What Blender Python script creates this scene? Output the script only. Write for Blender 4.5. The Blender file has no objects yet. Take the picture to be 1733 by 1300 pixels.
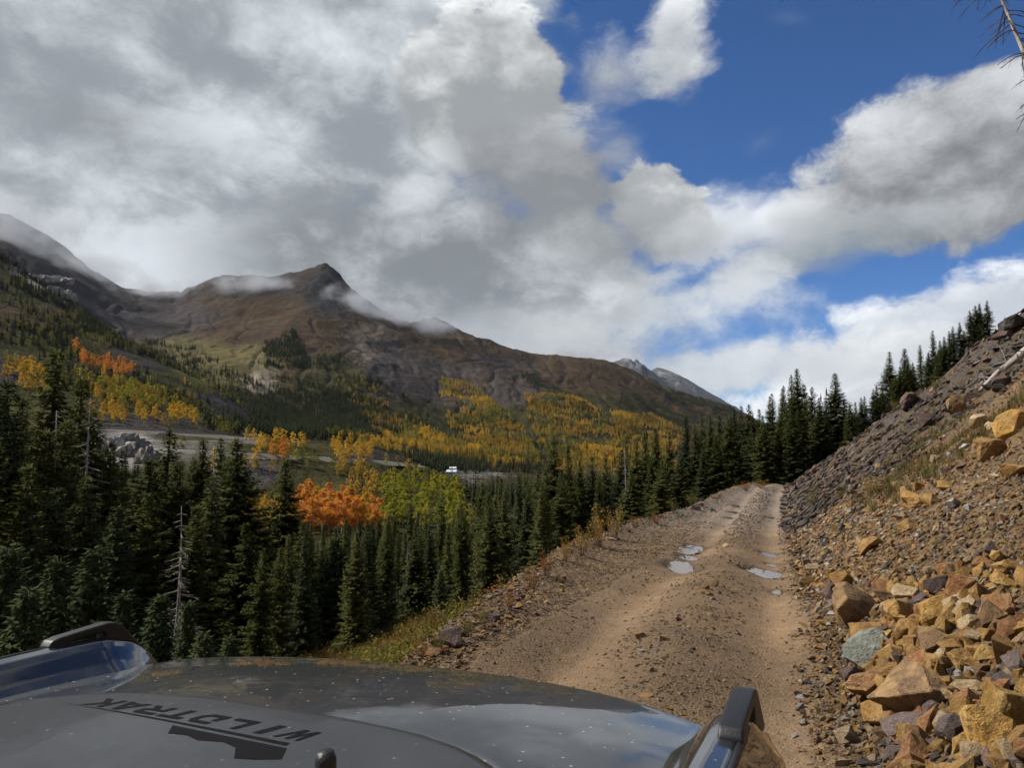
import bpy, bmesh, math, random
import numpy as np
from mathutils import Vector, Matrix, noise as mnoise

random.seed(7)
RNG = np.random.default_rng(11)
scene = bpy.context.scene
COL = scene.collection
PI = math.pi

# ------------------------------------------------------------------ camera
FPX = 1227.0                      # focal length in photograph pixels (1733 wide)
EYE = 1.75                        # eye height above the road under the wheels
PITCH = math.atan(85.0 / FPX)
cam_d = bpy.data.cameras.new('camera')
cam_d.sensor_width = 36.0
cam_d.lens = 36.0 * FPX / 1733.0
cam_d.clip_start = 0.05
cam_d.clip_end = 60000.0
cam = bpy.data.objects.new('camera', cam_d)
COL.objects.link(cam)
cam.location = (0, 0, EYE)
cam.rotation_euler = (PI / 2 + PITCH, 0, 0)
scene.camera = cam

def ray(px, py):
    """World direction of a photograph pixel (y forward, x right, z up)."""
    xc = (px - 866.5) / FPX
    zc = (650.0 - py) / FPX
    return np.array([xc, math.cos(PITCH) - zc * math.sin(PITCH), math.sin(PITCH) + zc * math.cos(PITCH)])

def elev(px, py):
    d = ray(px, py)
    return d[2] / math.hypot(d[0], d[1])

def azim(px):
    d = ray(px, 735.0)
    return math.atan2(d[0], d[1])

def project(x, y, z):
    zz = z - EYE
    yc = y * math.cos(PITCH) + zz * math.sin(PITCH)
    zc = -y * math.sin(PITCH) + zz * math.cos(PITCH)
    yc = np.where(yc < 0.01, 0.01, yc)
    return 866.5 + FPX * x / yc, 650.0 - FPX * zc / yc

# ------------------------------------------------------------------ view + render
scene.view_settings.view_transform = 'Standard'
scene.view_settings.look = 'None'
scene.view_settings.gamma = 1.0
scene.view_settings.exposure = 0.30
scene.view_settings.use_curve_mapping = False
scene.render.engine = 'CYCLES'
cy = scene.cycles
cy.use_denoising = True
try:
    cy.denoiser = 'OPENIMAGEDENOISE'
    cy.denoising_input_passes = 'RGB_ALBEDO_NORMAL'
    cy.denoising_prefilter = 'ACCURATE'
except Exception:
    pass
cy.use_adaptive_sampling = True
cy.adaptive_threshold = 0.02
cy.adaptive_min_samples = 10
cy.max_bounces = 6
cy.diffuse_bounces = 2
cy.glossy_bounces = 3
cy.transmission_bounces = 3
cy.transparent_max_bounces = 8
cy.volume_bounces = 4
cy.volume_step_rate = 1.5
cy.volume_max_steps = 128
cy.caustics_reflective = False
cy.caustics_refractive = False
cy.sample_clamp_indirect = 6.0

# ------------------------------------------------------------------ node helpers
class NT:
    """Small wrapper that lets node maths be written as expressions."""
    def __init__(self, tree):
        self.t = tree
        self.n = tree.nodes
        self.l = tree.links
    def node(self, kind, **kw):
        nd = self.n.new(kind)
        for k, v in kw.items():
            setattr(nd, k, v)
        return nd
    def put(self, sock, v):
        if isinstance(v, (int, float)):
            sock.default_value = v
        elif isinstance(v, (tuple, list)):
            if len(v) == 3 and sock.type == 'RGBA':
                v = (*v, 1.0)
            sock.default_value = v
        else:
            self.l.new(v, sock)
    def math(self, op, a, b=0.0, c=None, clamp=False):
        nd = self.node('ShaderNodeMath', operation=op, use_clamp=clamp)
        self.put(nd.inputs[0], a)
        self.put(nd.inputs[1], b)
        if c is not None:
            self.put(nd.inputs[2], c)
        return nd.outputs[0]
    def add(self, a, b): return self.math('ADD', a, b)
    def sub(self, a, b): return self.math('SUBTRACT', a, b)
    def mul(self, a, b): return self.math('MULTIPLY', a, b)
    def div(self, a, b): return self.math('DIVIDE', a, b)
    def ss(self, v, a, b, lo=0.0, hi=1.0):
        nd = self.node('ShaderNodeMapRange', interpolation_type='SMOOTHSTEP')
        self.put(nd.inputs[0], v)
        self.put(nd.inputs[1], a); self.put(nd.inputs[2], b)
        self.put(nd.inputs[3], lo); self.put(nd.inputs[4], hi)
        return nd.outputs[0]
    def lin(self, v, a, b, lo=0.0, hi=1.0):
        nd = self.node('ShaderNodeMapRange')
        self.put(nd.inputs[0], v)
        self.put(nd.inputs[1], a); self.put(nd.inputs[2], b)
        self.put(nd.inputs[3], lo); self.put(nd.inputs[4], hi)
        return nd.outputs[0]
    def mix(self, f, a, b, blend='MIX'):
        nd = self.node('ShaderNodeMix', data_type='RGBA', blend_type=blend)
        self.put(nd.inputs[0], f)
        self.put(nd.inputs[6], a); self.put(nd.inputs[7], b)
        return nd.outputs[2]
    def noise(self, vec, scale, detail=4.0, rough=0.55, dist=0.0, dims='3D'):
        nd = self.node('ShaderNodeTexNoise', noise_dimensions=dims)
        if vec is not None:
            self.l.new(vec, nd.inputs['Vector'])
        self.put(nd.inputs['Scale'], scale)
        self.put(nd.inputs['Detail'], detail)
        self.put(nd.inputs['Roughness'], rough)
        self.put(nd.inputs['Distortion'], dist)
        return nd.outputs[0]
    def voro(self, vec, scale, feature='F1', out='Distance', rand=1.0):
        nd = self.node('ShaderNodeTexVoronoi', feature=feature)
        if vec is not None:
            self.l.new(vec, nd.inputs['Vector'])
        self.put(nd.inputs['Scale'], scale)
        if 'Randomness' in nd.inputs:
            self.put(nd.inputs['Randomness'], rand)
        return nd.outputs[out]
    def vec(self, op, a, b=None):
        nd = self.node('ShaderNodeVectorMath', operation=op)
        self.put(nd.inputs[0], a)
        if b is not None:
            self.put(nd.inputs[1], b)
        return nd.outputs[0]
    def sep(self, v):
        nd = self.node('ShaderNodeSeparateXYZ')
        self.l.new(v, nd.inputs[0])
        return nd.outputs
    def comb(self, x, y, z):
        nd = self.node('ShaderNodeCombineXYZ')
        self.put(nd.inputs[0], x); self.put(nd.inputs[1], y); self.put(nd.inputs[2], z)
        return nd.outputs[0]

# ------------------------------------------------------------------ sun
SUN_AZ = math.radians(-76.0)
SUN_EL = math.radians(43.0)
sun_d = bpy.data.lights.new('sun', 'SUN')
sun_d.energy = 5.0
sun_d.angle = math.radians(0.6)
sun_d.color = (1.0, 0.94, 0.85)
sun = bpy.data.objects.new('sun', sun_d)
COL.objects.link(sun)
sdir = Vector((math.sin(SUN_AZ) * math.cos(SUN_EL), math.cos(SUN_AZ) * math.cos(SUN_EL), math.sin(SUN_EL)))
sun.rotation_euler = sdir.to_track_quat('Z', 'Y').to_euler()
sun.location = (-30, 20, 60)

# ------------------------------------------------------------------ world: blue sky with layered clouds
SKY_STRENGTH = 0.1
CLOUD = 0.84                       # brightness of the clouds
world = bpy.data.worlds.new('World')
scene.world = world
world.use_nodes = True
W = NT(world.node_tree)
W.n.clear()
w_out = W.node('ShaderNodeOutputWorld')
w_bg = W.node('ShaderNodeBackground')
w_bg.inputs[1].default_value = SKY_STRENGTH
W.l.new(w_bg.outputs[0], w_out.inputs[0])
sky = W.node('ShaderNodeTexSky', sky_type='NISHITA')
sky.sun_disc = False
sky.sun_elevation = SUN_EL
sky.sun_rotation = SUN_AZ
sky.altitude = 3300.0
sky.air_density = 1.0
sky.dust_density = 0.4
sky.ozone_density = 2.5
tc = W.node('ShaderNodeTexCoord')
wdir = tc.outputs['Generated']
dx, dy, dz = W.sep(wdir)
ysafe = W.math('MAXIMUM', dy, 0.06)
cu = W.div(dx, ysafe)             # chart of the sky to the north of the camera
cv = W.div(dz, ysafe)
front = W.mul(W.ss(dy, 0.10, 0.32), W.ss(dz, 0.72, 0.57))
flat = W.vec('MULTIPLY', wdir, (1.0, 1.0, 1.5))
def puff(off):
    nd = W.node('ShaderNodeTexVoronoi', feature='F1')
    nd.inputs['Scale'].default_value = 6.0
    nd.inputs['Detail'].default_value = 2.0
    nd.inputs['Roughness'].default_value = 0.55
    W.l.new(W.vec('ADD', warp, off), nd.inputs['Vector'])
    return nd.outputs['Distance']
NW = W.node('ShaderNodeTexNoise')
NW.inputs['Scale'].default_value = 5.0
NW.inputs['Detail'].default_value = 3.0
NW.inputs['Roughness'].default_value = 0.6
W.l.new(flat, NW.inputs['Vector'])
warp = W.vec('ADD', flat, W.vec('MULTIPLY', W.vec('SUBTRACT', NW.outputs['Color'], (0.5, 0.5, 0.5)), (0.09, 0.09, 0.09)))
NA = W.noise(warp, 2.6, 9.0, 0.66, 0.0)                                   # billows
LIGHT = (-0.035, 0.0, 0.075)
NA2 = W.noise(W.vec('ADD', warp, LIGHT), 2.6, 3.0, 0.55, 0.0)              # the same, towards the light
PU = puff((0, 0, 0))
NB = W.noise(W.vec('ADD', warp, (3.1, 1.7, 0.4)), 8.0, 8.0, 0.72, 0.0)      # tufts
NC = W.noise(W.vec('ADD', flat, (7.7, 2.3, 5.1)), 2.2, 3.0, 0.5, 0.3)       # broad masses
relief = W.add(W.mul(W.sub(NA, NA2), 1.0), W.add(W.mul(W.sub(0.60, PU), 0.42), W.mul(W.sub(NB, 0.5), 0.85)))
edge = W.add(W.add(W.mul(W.sub(NA, 0.5), 2.0), W.mul(W.sub(NB, 0.5), 0.9)), W.mul(W.sub(0.64, PU), 0.65))

def cloud_layer(prev, cx, cy_, rx, ry, rot, ragged, soft, lo, hi, opacity=1.0, grad=(-0.6, 0.7), rel=3.0, mottled=0.0):
    """Lay one cloud mass (pixel-sized ellipse turned into sky directions) over what is behind it."""
    d = ray(cx, cy_)
    u0, v0 = d[0] / d[1], d[2] / d[1]
    du = W.mul(W.sub(cu, u0), FPX)
    dv = W.mul(W.sub(cv, v0), FPX)
    c, s = math.cos(math.radians(rot)), math.sin(math.radians(rot))
    a = W.div(W.add(W.mul(du, c), W.mul(dv, s)), rx)
    b = W.div(W.sub(W.mul(dv, c), W.mul(du, s)), ry)
    dist = W.math('SQRT', W.add(W.mul(a, a), W.mul(b, b)))
    inside = W.add(W.sub(1.0, dist), W.mul(edge, ragged))
    D = W.mul(W.mul(W.ss(inside, 0.0, soft), opacity), front)
    tone = W.add(W.lin(b, grad[0], grad[1]), W.mul(relief, rel))
    if mottled:
        tone = W.add(tone, W.mul(W.sub(NC, 0.5), mottled))
    tone = W.ss(tone, -0.30, 1.20)
    colr = W.mix(tone, tuple(q * CLOUD * 0.96 / SKY_STRENGTH for q in lo), tuple(q * CLOUD * 1.14 / SKY_STRENGTH for q in hi))
    return W.mix(D, prev, colr)

GREY = (0.285, 0.303, 0.322)
MID = (0.40, 0.42, 0.44)
PALE = (0.56, 0.59, 0.62)
WHITE = (0.98, 1.0, 1.0)
sky_c = W.mix(1.0, sky.outputs[0], (0.25, 0.58, 0.92), 'MULTIPLY')
# sky out of the picture: the same broken cover all round
gen = W.ss(W.add(W.mul(edge, 1.2), W.sub(NC, 0.42)), -0.40, 0.05)
gen = W.mul(gen, W.sub(1.0, front))
tone_g = W.math('MINIMUM', W.math('MAXIMUM', W.add(W.mul(W.sub(NC, 0.5), 2.0), W.add(0.45, W.mul(relief, 2.5))), 0.0), 1.0)
colg = W.mix(tone_g, tuple(q * CLOUD / SKY_STRENGTH for q in GREY), tuple(q * CLOUD / SKY_STRENGTH for q in PALE))
sky_c = W.mix(gen, sky_c, colg)
LAYERS = [
    # cx, cy, rx, ry, rot, ragged, soft, lo, hi, opacity, grad, relief, mottled
    (1690, 705, 640, 215, 8, 0.55, 0.22, (0.62, 0.65, 0.68), (1.0, 1.01, 1.01), 1.0, (-0.7, 0.8), 2.0, 1.6),
    (1640, 530, 360, 100, 17, 0.75, 0.3, (0.66, 0.69, 0.72), (1.02, 1.03, 1.03), 0.9, (-0.6, 0.9), 2.2, 1.2),
    (1250, 620, 200, 70, 10, 0.7, 0.5, (0.58, 0.61, 0.64), (0.82, 0.84, 0.85), 0.95, (-1, 1), 2.0, 0.8),
    (1170, 530, 210, 70, 22, 1.1, 0.9, PALE, WHITE, 0.75, (-1, 1), 2.0, 0.0),
    (1240, 385, 240, 110, -8, 1.1, 0.9, (0.50, 0.53, 0.57), (0.80, 0.83, 0.86), 0.92, (-1, 1), 2.0, 0.0),
    (1130, 470, 260, 60, 18, 1.3, 1.2, PALE, WHITE, 0.7, (-1, 1), 2.0, 0.0),
    (1330, 440, 240, 45, 12, 1.3, 1.2, MID, PALE, 0.6, (-1, 1), 1.5, 0.0),
    (1285, 240, 70, 34, 35, 1.2, 1.8, MID, PALE, 0.30, (-1, 1), 1.0, 0.0),
    (1340, 30, 90, 40, -10, 1.2, 1.8, MID, PALE, 0.22, (-1, 1), 1.0, 0.0),
    (1660, 250, 375, 185, 24, 0.45, 0.16, (0.19, 0.20, 0.215), (0.70, 0.725, 0.75), 1.0, (-0.85, 0.95), 1.8, 0.5),
    (1470, 395, 260, 75, 12, 0.7, 0.6, (0.24, 0.285, 0.30), (0.42, 0.44, 0.47), 0.9, (-1, 1), 1.5, 0.0),
    (1035, 125, 120, 95, 0, 1.0, 0.9, MID, (0.62, 0.65, 0.68), 0.8, (-1, 1), 2.0, 0.0),
    (1140, 80, 85, 150, -8, 1.0, 0.5, (0.46, 0.49, 0.52), (0.80, 0.82, 0.84), 0.95, (-1, 1), 2.5, 0.0),
    (1050, 260, 150, 100, -20, 1.0, 0.9, MID, PALE, 0.8, (-1, 1), 2.0, 0.0),
    (1105, 335, 105, 115, 0, 0.80, 0.16, (0.40, 0.42, 0.44), WHITE, 1.0, (-0.2, 0.7), 2.6, 0.0),
    (240, 100, 860, 640, 0, 0.40, 0.30, (0.29, 0.32, 0.35), (0.68, 0.73, 0.77), 1.0, (-1.0, 0.7), 2.2, 2.4),
    (420, 560, 1050, 280, 0, 0.40, 0.30, (0.28, 0.305, 0.33), (0.62, 0.66, 0.70), 1.0, (-1.1, 0.7), 2.2, 2.4),
    (815, 140, 165, 170, 0, 0.55, 0.14, (0.34, 0.36, 0.375), (0.92, 0.94, 0.95), 1.0, (-0.3, 0.8), 2.2, 0.3),
    (760, 440, 560, 200, -6, 0.6, 0.40, (0.215, 0.235, 0.255), (0.58, 0.61, 0.64), 1.0, (-0.9, 1.3), 2.4, 2.0),
    (150, 200, 330, 120, -14, 0.9, 0.9, (0.24, 0.255, 0.27), (0.42, 0.44, 0.46), 0.8, (-1, 1.2), 1.6, 0.8),
    (60, 330, 190, 90, 10, 0.9, 0.9, MID, (0.62, 0.645, 0.67), 0.6, (-1, 1), 1.6, 0.6),
    (930, 310, 190, 120, -10, 0.6, 0.4, (0.25, 0.265, 0.285), (0.56, 0.585, 0.61), 1.0, (-0.9, 1.1), 2.2, 0.8),
    (890, 245, 150, 75, -8, 0.7, 0.7, (0.25, 0.262, 0.275), (0.40, 0.415, 0.43), 0.8, (-1, 1), 1.5, 0.3),
    (1060, 400, 200, 80, -4, 0.8, 0.6, (0.26, 0.275, 0.29), (0.45, 0.47, 0.49), 0.85, (-1, 1.2), 1.8, 0.4),
    (910, 560, 280, 90, -10, 0.8, 0.6, (0.36, 0.38, 0.40), (0.56, 0.58, 0.60), 0.9, (-1, 1), 1.6, 0.5),
]
for L in LAYERS:
    sky_c = cloud_layer(sky_c, *L)
below = W.ss(dz, -0.03, -0.10)
sky_c = W.mix(below, sky_c, (1.1, 1.0, 0.85))
W.l.new(sky_c, w_bg.inputs[0])
world.cycles.sampling_method = 'MANUAL'
world.cycles.sample_map_resolution = 512

# ------------------------------------------------------------------ object helpers
def tag(o, label, cat, group=None, kind=None):
    o['label'] = label
    o['category'] = cat
    if group: o['group'] = group
    if kind: o['kind'] = kind
    return o

def link(o, parent=None):
    COL.objects.link(o)
    if parent is not None:
        o.parent = parent
    return o

def empty(name, loc=(0, 0, 0)):
    o = bpy.data.objects.new(name, None)
    o.empty_display_size = 0.1
    o.location = loc
    return link(o)

def np_mesh(name, V, F, smooth=True):
    """Mesh from an (n,3) array and an (m,k) array of equal-sided faces."""
    me = bpy.data.meshes.new(name)
    V = np.asarray(V, dtype=np.float32); F = np.asarray(F, dtype=np.int32)
    k = F.shape[1]
    me.vertices.add(len(V)); me.vertices.foreach_set('co', V.ravel())
    me.loops.add(F.size); me.loops.foreach_set('vertex_index', F.ravel())
    me.polygons.add(len(F))
    me.polygons.foreach_set('loop_start', np.arange(0, F.size, k, dtype=np.int32))
    me.polygons.foreach_set('loop_total', np.full(len(F), k, dtype=np.int32))
    me.polygons.foreach_set('use_smooth', np.full(len(F), smooth, dtype=bool))
    me.update(calc_edges=True)
    me.validate()
    return me

def set_color(me, C, name='tint'):
    at = me.color_attributes.new(name, 'FLOAT_COLOR', 'POINT')
    C4 = np.ones((len(C), 4), dtype=np.float32); C4[:, :3] = C
    at.data.foreach_set('color', C4.ravel())

def new_mat(name):
    m = bpy.data.materials.new(name)
    m.use_nodes = True
    m.node_tree.nodes.clear()
    n = NT(m.node_tree)
    out = n.node('ShaderNodeOutputMaterial')
    return m, n, out

# ------------------------------------------------------------------ noise in numpy
def _hash(ix, iy, seed):
    h = (ix.astype(np.int64) * 374761393 + iy.astype(np.int64) * 668265263 + seed * 982451653) & 0xFFFFFFFF
    h = ((h ^ (h >> 13)) * 1274126177) & 0xFFFFFFFF
    h = h ^ (h >> 16)
    return (h & 0xFFFFFF) / float(0xFFFFFF)

def vnoise(x, y, seed=0):
    ix = np.floor(x); iy = np.floor(y)
    fx = x - ix; fy = y - iy
    ux = fx * fx * fx * (fx * (fx * 6 - 15) + 10); uy = fy * fy * fy * (fy * (fy * 6 - 15) + 10)
    a = _hash(ix, iy, seed); b = _hash(ix + 1, iy, seed); c = _hash(ix, iy + 1, seed); d = _hash(ix + 1, iy + 1, seed)
    return (a + (b - a) * ux + (c - a) * uy + (a - b - c + d) * ux * uy) * 2 - 1

def fbm(x, y, octaves=4, seed=0, gain=0.5):
    s = np.zeros_like(x, dtype=float); a = 1.0; t = 0.0
    c, sn = math.cos(0.6), math.sin(0.6)
    for o in range(octaves):
        s += a * vnoise(x, y, seed + o * 17); t += a; a *= gain
        x, y = (x * c - y * sn) * 2.03 + 11.3, (x * sn + y * c) * 2.03 + 5.7
    return s / t

def ridged(x, y, octaves=4, seed=0):
    s = np.zeros_like(x, dtype=float); a = 1.0; t = 0.0
    c, sn = math.cos(0.5), math.sin(0.5)
    for o in range(octaves):
        s += a * (1 - np.abs(vnoise(x, y, seed + o * 13)) * 2); t += a; a *= 0.5
        x, y = (x * c - y * sn) * 2.07 + 3.3, (x * sn + y * c) * 2.07 + 8.7
    return s / t

def sstep(v, a, b):
    t = np.clip((v - a) / (b - a), 0, 1)
    return t * t * (3 - 2 * t)

# ------------------------------------------------------------------ the lie of the land
# Far ground: elevation angle at (column of the photograph, distance in metres), joined by a thin plate spline.
PROFILE = {
    -350: [(60, 1000), (120, 960), (220, 930), (300, 840), (420, 740), (700, 600), (1000, 500), (1500, 380), (1700, 400), (2200, 420), (3000, 290), (3600, 330), (6000, 420), (14000, 560)],
    0: [(60, 1010), (120, 965), (210, 925), (300, 830), (420, 740), (600, 655), (800, 580), (1100, 500), (1400, 437), (1550, 455), (1900, 480), (2400, 440), (3000, 367), (3400, 400), (6000, 480), (14000, 600)],
    100: [(60, 1015), (120, 970), (210, 925), (300, 830), (420, 742), (600, 668), (800, 605), (1000, 558), (1300, 505), (1500, 530), (1900, 545), (2500, 480), (3000, 428), (3400, 460), (6000, 520), (14000, 620)],
    240: [(60, 1020), (110, 985), (200, 930), (290, 840), (400, 752), (600, 695), (850, 640), (1150, 590), (1350, 615), (1800, 590), (2500, 540), (3100, 496), (3500, 530), (6000, 570), (14000, 640)],
    370: [(60, 1040), (100, 1000), (190, 930), (290, 850), (400, 756), (550, 738), (750, 705), (950, 660), (1150, 668), (1500, 630), (1900, 585), (2500, 520), (3100, 461), (3500, 500), (6000, 580), (14000, 660)],
    460: [(60, 1060), (100, 1010), (190, 935), (280, 865), (400, 768), (600, 745), (850, 728), (1000, 718), (1300, 680), (1700, 600), (2300, 530), (3000, 466), (3400, 500), (6000, 590), (14000, 670)],
    550: [(60, 1075), (100, 1020), (190, 935), (270, 885), (330, 840), (400, 778), (600, 752), (900, 728), (1200, 700), (1600, 620), (2200, 545), (3000, 457), (3400, 500), (6000, 600), (14000, 680)],
    640: [(60, 1080), (100, 1030), (190, 940), (280, 885), (340, 835), (400, 788), (600, 768), (900, 745), (1200, 715), (1600, 640), (2200, 575), (2900, 517), (3300, 560), (6000, 610), (14000, 690)],
    760: [(60, 1085), (100, 1040), (190, 945), (280, 872), (350, 835), (480, 832), (750, 803), (900, 788), (1200, 750), (1600, 690), (2200, 610), (2800, 552), (3300, 590), (6000, 630), (14000, 695)],
    870: [(60, 1050), (100, 1010), (190, 950), (300, 885), (500, 838), (750, 808), (1000, 787), (1300, 745), (1700, 690), (2300, 630), (3000, 591), (3500, 620), (6000, 640), (14000, 700)],
    950: [(60, 990), (100, 960), (200, 920), (400, 862), (800, 815), (1100, 780), (1400, 735), (1800, 685), (2400, 640), (3200, 604), (3800, 640), (6000, 645), (14000, 705)],
    1060: [(60, 930), (100, 910), (200, 880), (400, 840), (800, 805), (1300, 770), (1700, 720), (2300, 665), (3400, 618), (4000, 650), (5500, 612), (6500, 650), (14000, 710)],
    1110: [(60, 905), (100, 890), (200, 870), (400, 838), (800, 805), (1400, 770), (1900, 720), (2600, 680), (3500, 650), (4200, 680), (5500, 640), (6800, 625), (8000, 660), (14000, 715)],
    1170: [(60, 885), (100, 875), (200, 860), (400, 835), (800, 805), (1500, 770), (2200, 720), (3500, 672), (4200, 695), (7000, 648), (9000, 700), (14000, 720)],
    1240: [(60, 862), (100, 850), (200, 840), (400, 820), (1000, 790), (2000, 750), (3400, 693), (4000, 715), (7500, 694), (10000, 725), (14000, 722)],
    1350: [(100, 838), (200, 832), (400, 812), (1000, 792), (2000, 770), (5000, 750), (9000, 738), (14000, 716)],
    1430: [(100, 830), (300, 822), (1000, 790), (3000, 765), (9000, 742), (14000, 708)],
    1520: [(100, 790), (300, 770), (1000, 760), (3000, 750), (9000, 735), (14000, 712)],
    1733: [(100, 640), (300, 620), (800, 640), (3000, 700), (14000, 710)],
    2100: [(100, 540), (300, 520), (800, 580), (3000, 650), (14000, 700)],
}
KA, KL = 5.0, 1.6
_c, _v = [], []
for px_, rows in PROFILE.items():
    for r_, py_ in rows:
        _c.append((azim(px_) * KA, math.log(r_) * KL)); _v.append(elev(px_, py_))
_c = np.array(_c); _v = np.array(_v)
def _tps(d2):
    return 0.5 * d2 * np.log(d2 + 1e-9)
_n = len(_c)
_A = np.zeros((_n + 3, _n + 3))
_A[:_n, :_n] = _tps(((_c[:, None, :] - _c[None, :, :]) ** 2).sum(-1)) + np.eye(_n) * 0.004
_A[:_n, _n] = 1; _A[:_n, _n + 1:] = _c
_A[_n, :_n] = 1; _A[_n + 1:, :_n] = _c.T
_w = np.linalg.solve(_A, np.concatenate([_v, np.zeros(3)]))
AZ_L, AZ_R = azim(-350), azim(2100)

def far_tan(az, lr):
    out = np.empty_like(az)
    q = np.stack([az * KA, lr * KL], -1)
    for i in range(0, len(q), 40000):
        p = q[i:i + 40000]
        d2 = (p[:, None, 0] - _c[None, :, 0]) ** 2 + (p[:, None, 1] - _c[None, :, 1]) ** 2
        out[i:i + 40000] = _tps(d2) @ _w[:_n] + _w[_n] + p @ _w[_n + 1:]
    return out

# Road: centre line, level, brink and talus toe, from the wheel tracks (1.6 m apart)
def road_x(y): return np.interp(y, [-40, 0, 6, 14, 20, 31, 40, 50, 60, 75, 100], [-13.5, -0.95, 1.26, 4.09, 6.17, 10.2, 13.6, 17.7, 22.3, 30.5, 48.0])
def road_z(y): return np.interp(y, [-40, 0, 4, 8, 14, 20, 30, 40, 50, 60, 80, 110], [1.5, 0.05, 0.0, -0.22, -0.74, -1.10, -1.58, -1.66, -1.80, -2.15, -3.8, -7.0])
def road_left(y): return np.interp(y, [-40, 0, 5, 8, 12, 16, 23, 30, 36, 45, 60, 110], [3.0, 2.2, 1.85, 2.2, 2.9, 3.55, 3.6, 2.9, 2.4, 2.2, 2.2, 2.2])
def road_right(y): return np.interp(y, [-40, 0, 5, 8, 15, 33, 50, 110], [1.6, 1.35, 1.35, 1.42, 1.5, 1.45, 1.3, 1.3])
C20, S20 = math.cos(math.radians(20)), math.sin(math.radians(20))

def near_z(x, y):
    """Bench with the track, talus above it and the bank below it."""
    u = (x - road_x(y)) * C20                       # metres right of the centre line
    zr = road_z(y)
    L, R = road_left(y), road_right(y)
    # talus
    t = np.maximum(u - R, 0)
    talus = 0.71 * t + 0.10 * (1 - np.exp(-t / 0.6)) * 1.0
    lump = fbm(x * 0.22, y * 0.22, 4, 3) * 0.9 * sstep(t, 0.5, 7)
    strata = (np.abs(vnoise((x * 0.5 + y * 0.85) * 0.55, (y * 0.5 - x) * 0.12, 5)) - 0.4) * 0.9 * sstep(t, 1.5, 8) * sstep(y, 12, 22)
    crag = np.maximum(ridged(x * 0.09 + 4, y * 0.09, 4, 8) - 0.25, 0) * 3.2 * sstep(t, 8, 16) * sstep(y, 28, 45)
    talus = talus + lump + strata + crag
    ridge_y = 54 + 4.0 * vnoise(u * 0.13, u * 0 + 2.2, 4)
    over = np.maximum(y - ridge_y, 0)
    talus = talus - 0.85 * over * over / (over + 5) * sstep(t, 0, 6)
    # bank
    d = np.maximum(-u - L, 0)
    steep = np.interp(y, [-40, 0, 4, 12, 30, 200], [0.6, 0.9, 1.25, 1.2, 1.0, 1.0])
    bank = -(0.30 * d + 3.2 * (1 - np.exp(-d / 5.0))) * steep
    bank = bank + fbm(x * 0.15, y * 0.15, 4, 21) * 0.8 * sstep(d, 1, 10)
    # berm of pushed-up rubble on the brink
    berm = 0.22 * np.exp(-((u + L - 0.25) / 0.55) ** 2) * (0.5 + 0.7 * np.abs(vnoise(x * 0.7, y * 0.7, 2))) * sstep(y, 4, 9)
    # wheel tracks and the crown between them
    rut = -0.085 * np.exp(-((u + 0.80) / 0.30) ** 2) - 0.085 * np.exp(-((u - 0.80) / 0.30) ** 2)
    crown = 0.075 * np.exp(-(u / 0.36) ** 2) * (0.6 + 0.8 * np.abs(vnoise(x * 0.9, y * 0.9, 9)))
    rough = fbm(x * 1.3, y * 1.3, 4, 31) * 0.05 + fbm(x * 6, y * 6, 3, 32) * 0.018
    onroad = (1 - sstep(np.abs(u), 1.2, 2.0))
    rough = rough * (1 - 0.55 * onroad)
    chunk = np.abs(fbm(x * 2.2, y * 2.2, 4, 41)) * 0.22 * sstep(t, 0.2, 2.0) + np.abs(fbm(x * 1.2, y * 1.2, 4, 43)) * 0.25 * sstep(d, 0.2, 2.5)
    return zr + talus + bank + berm + rut + crown + rough + chunk

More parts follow.
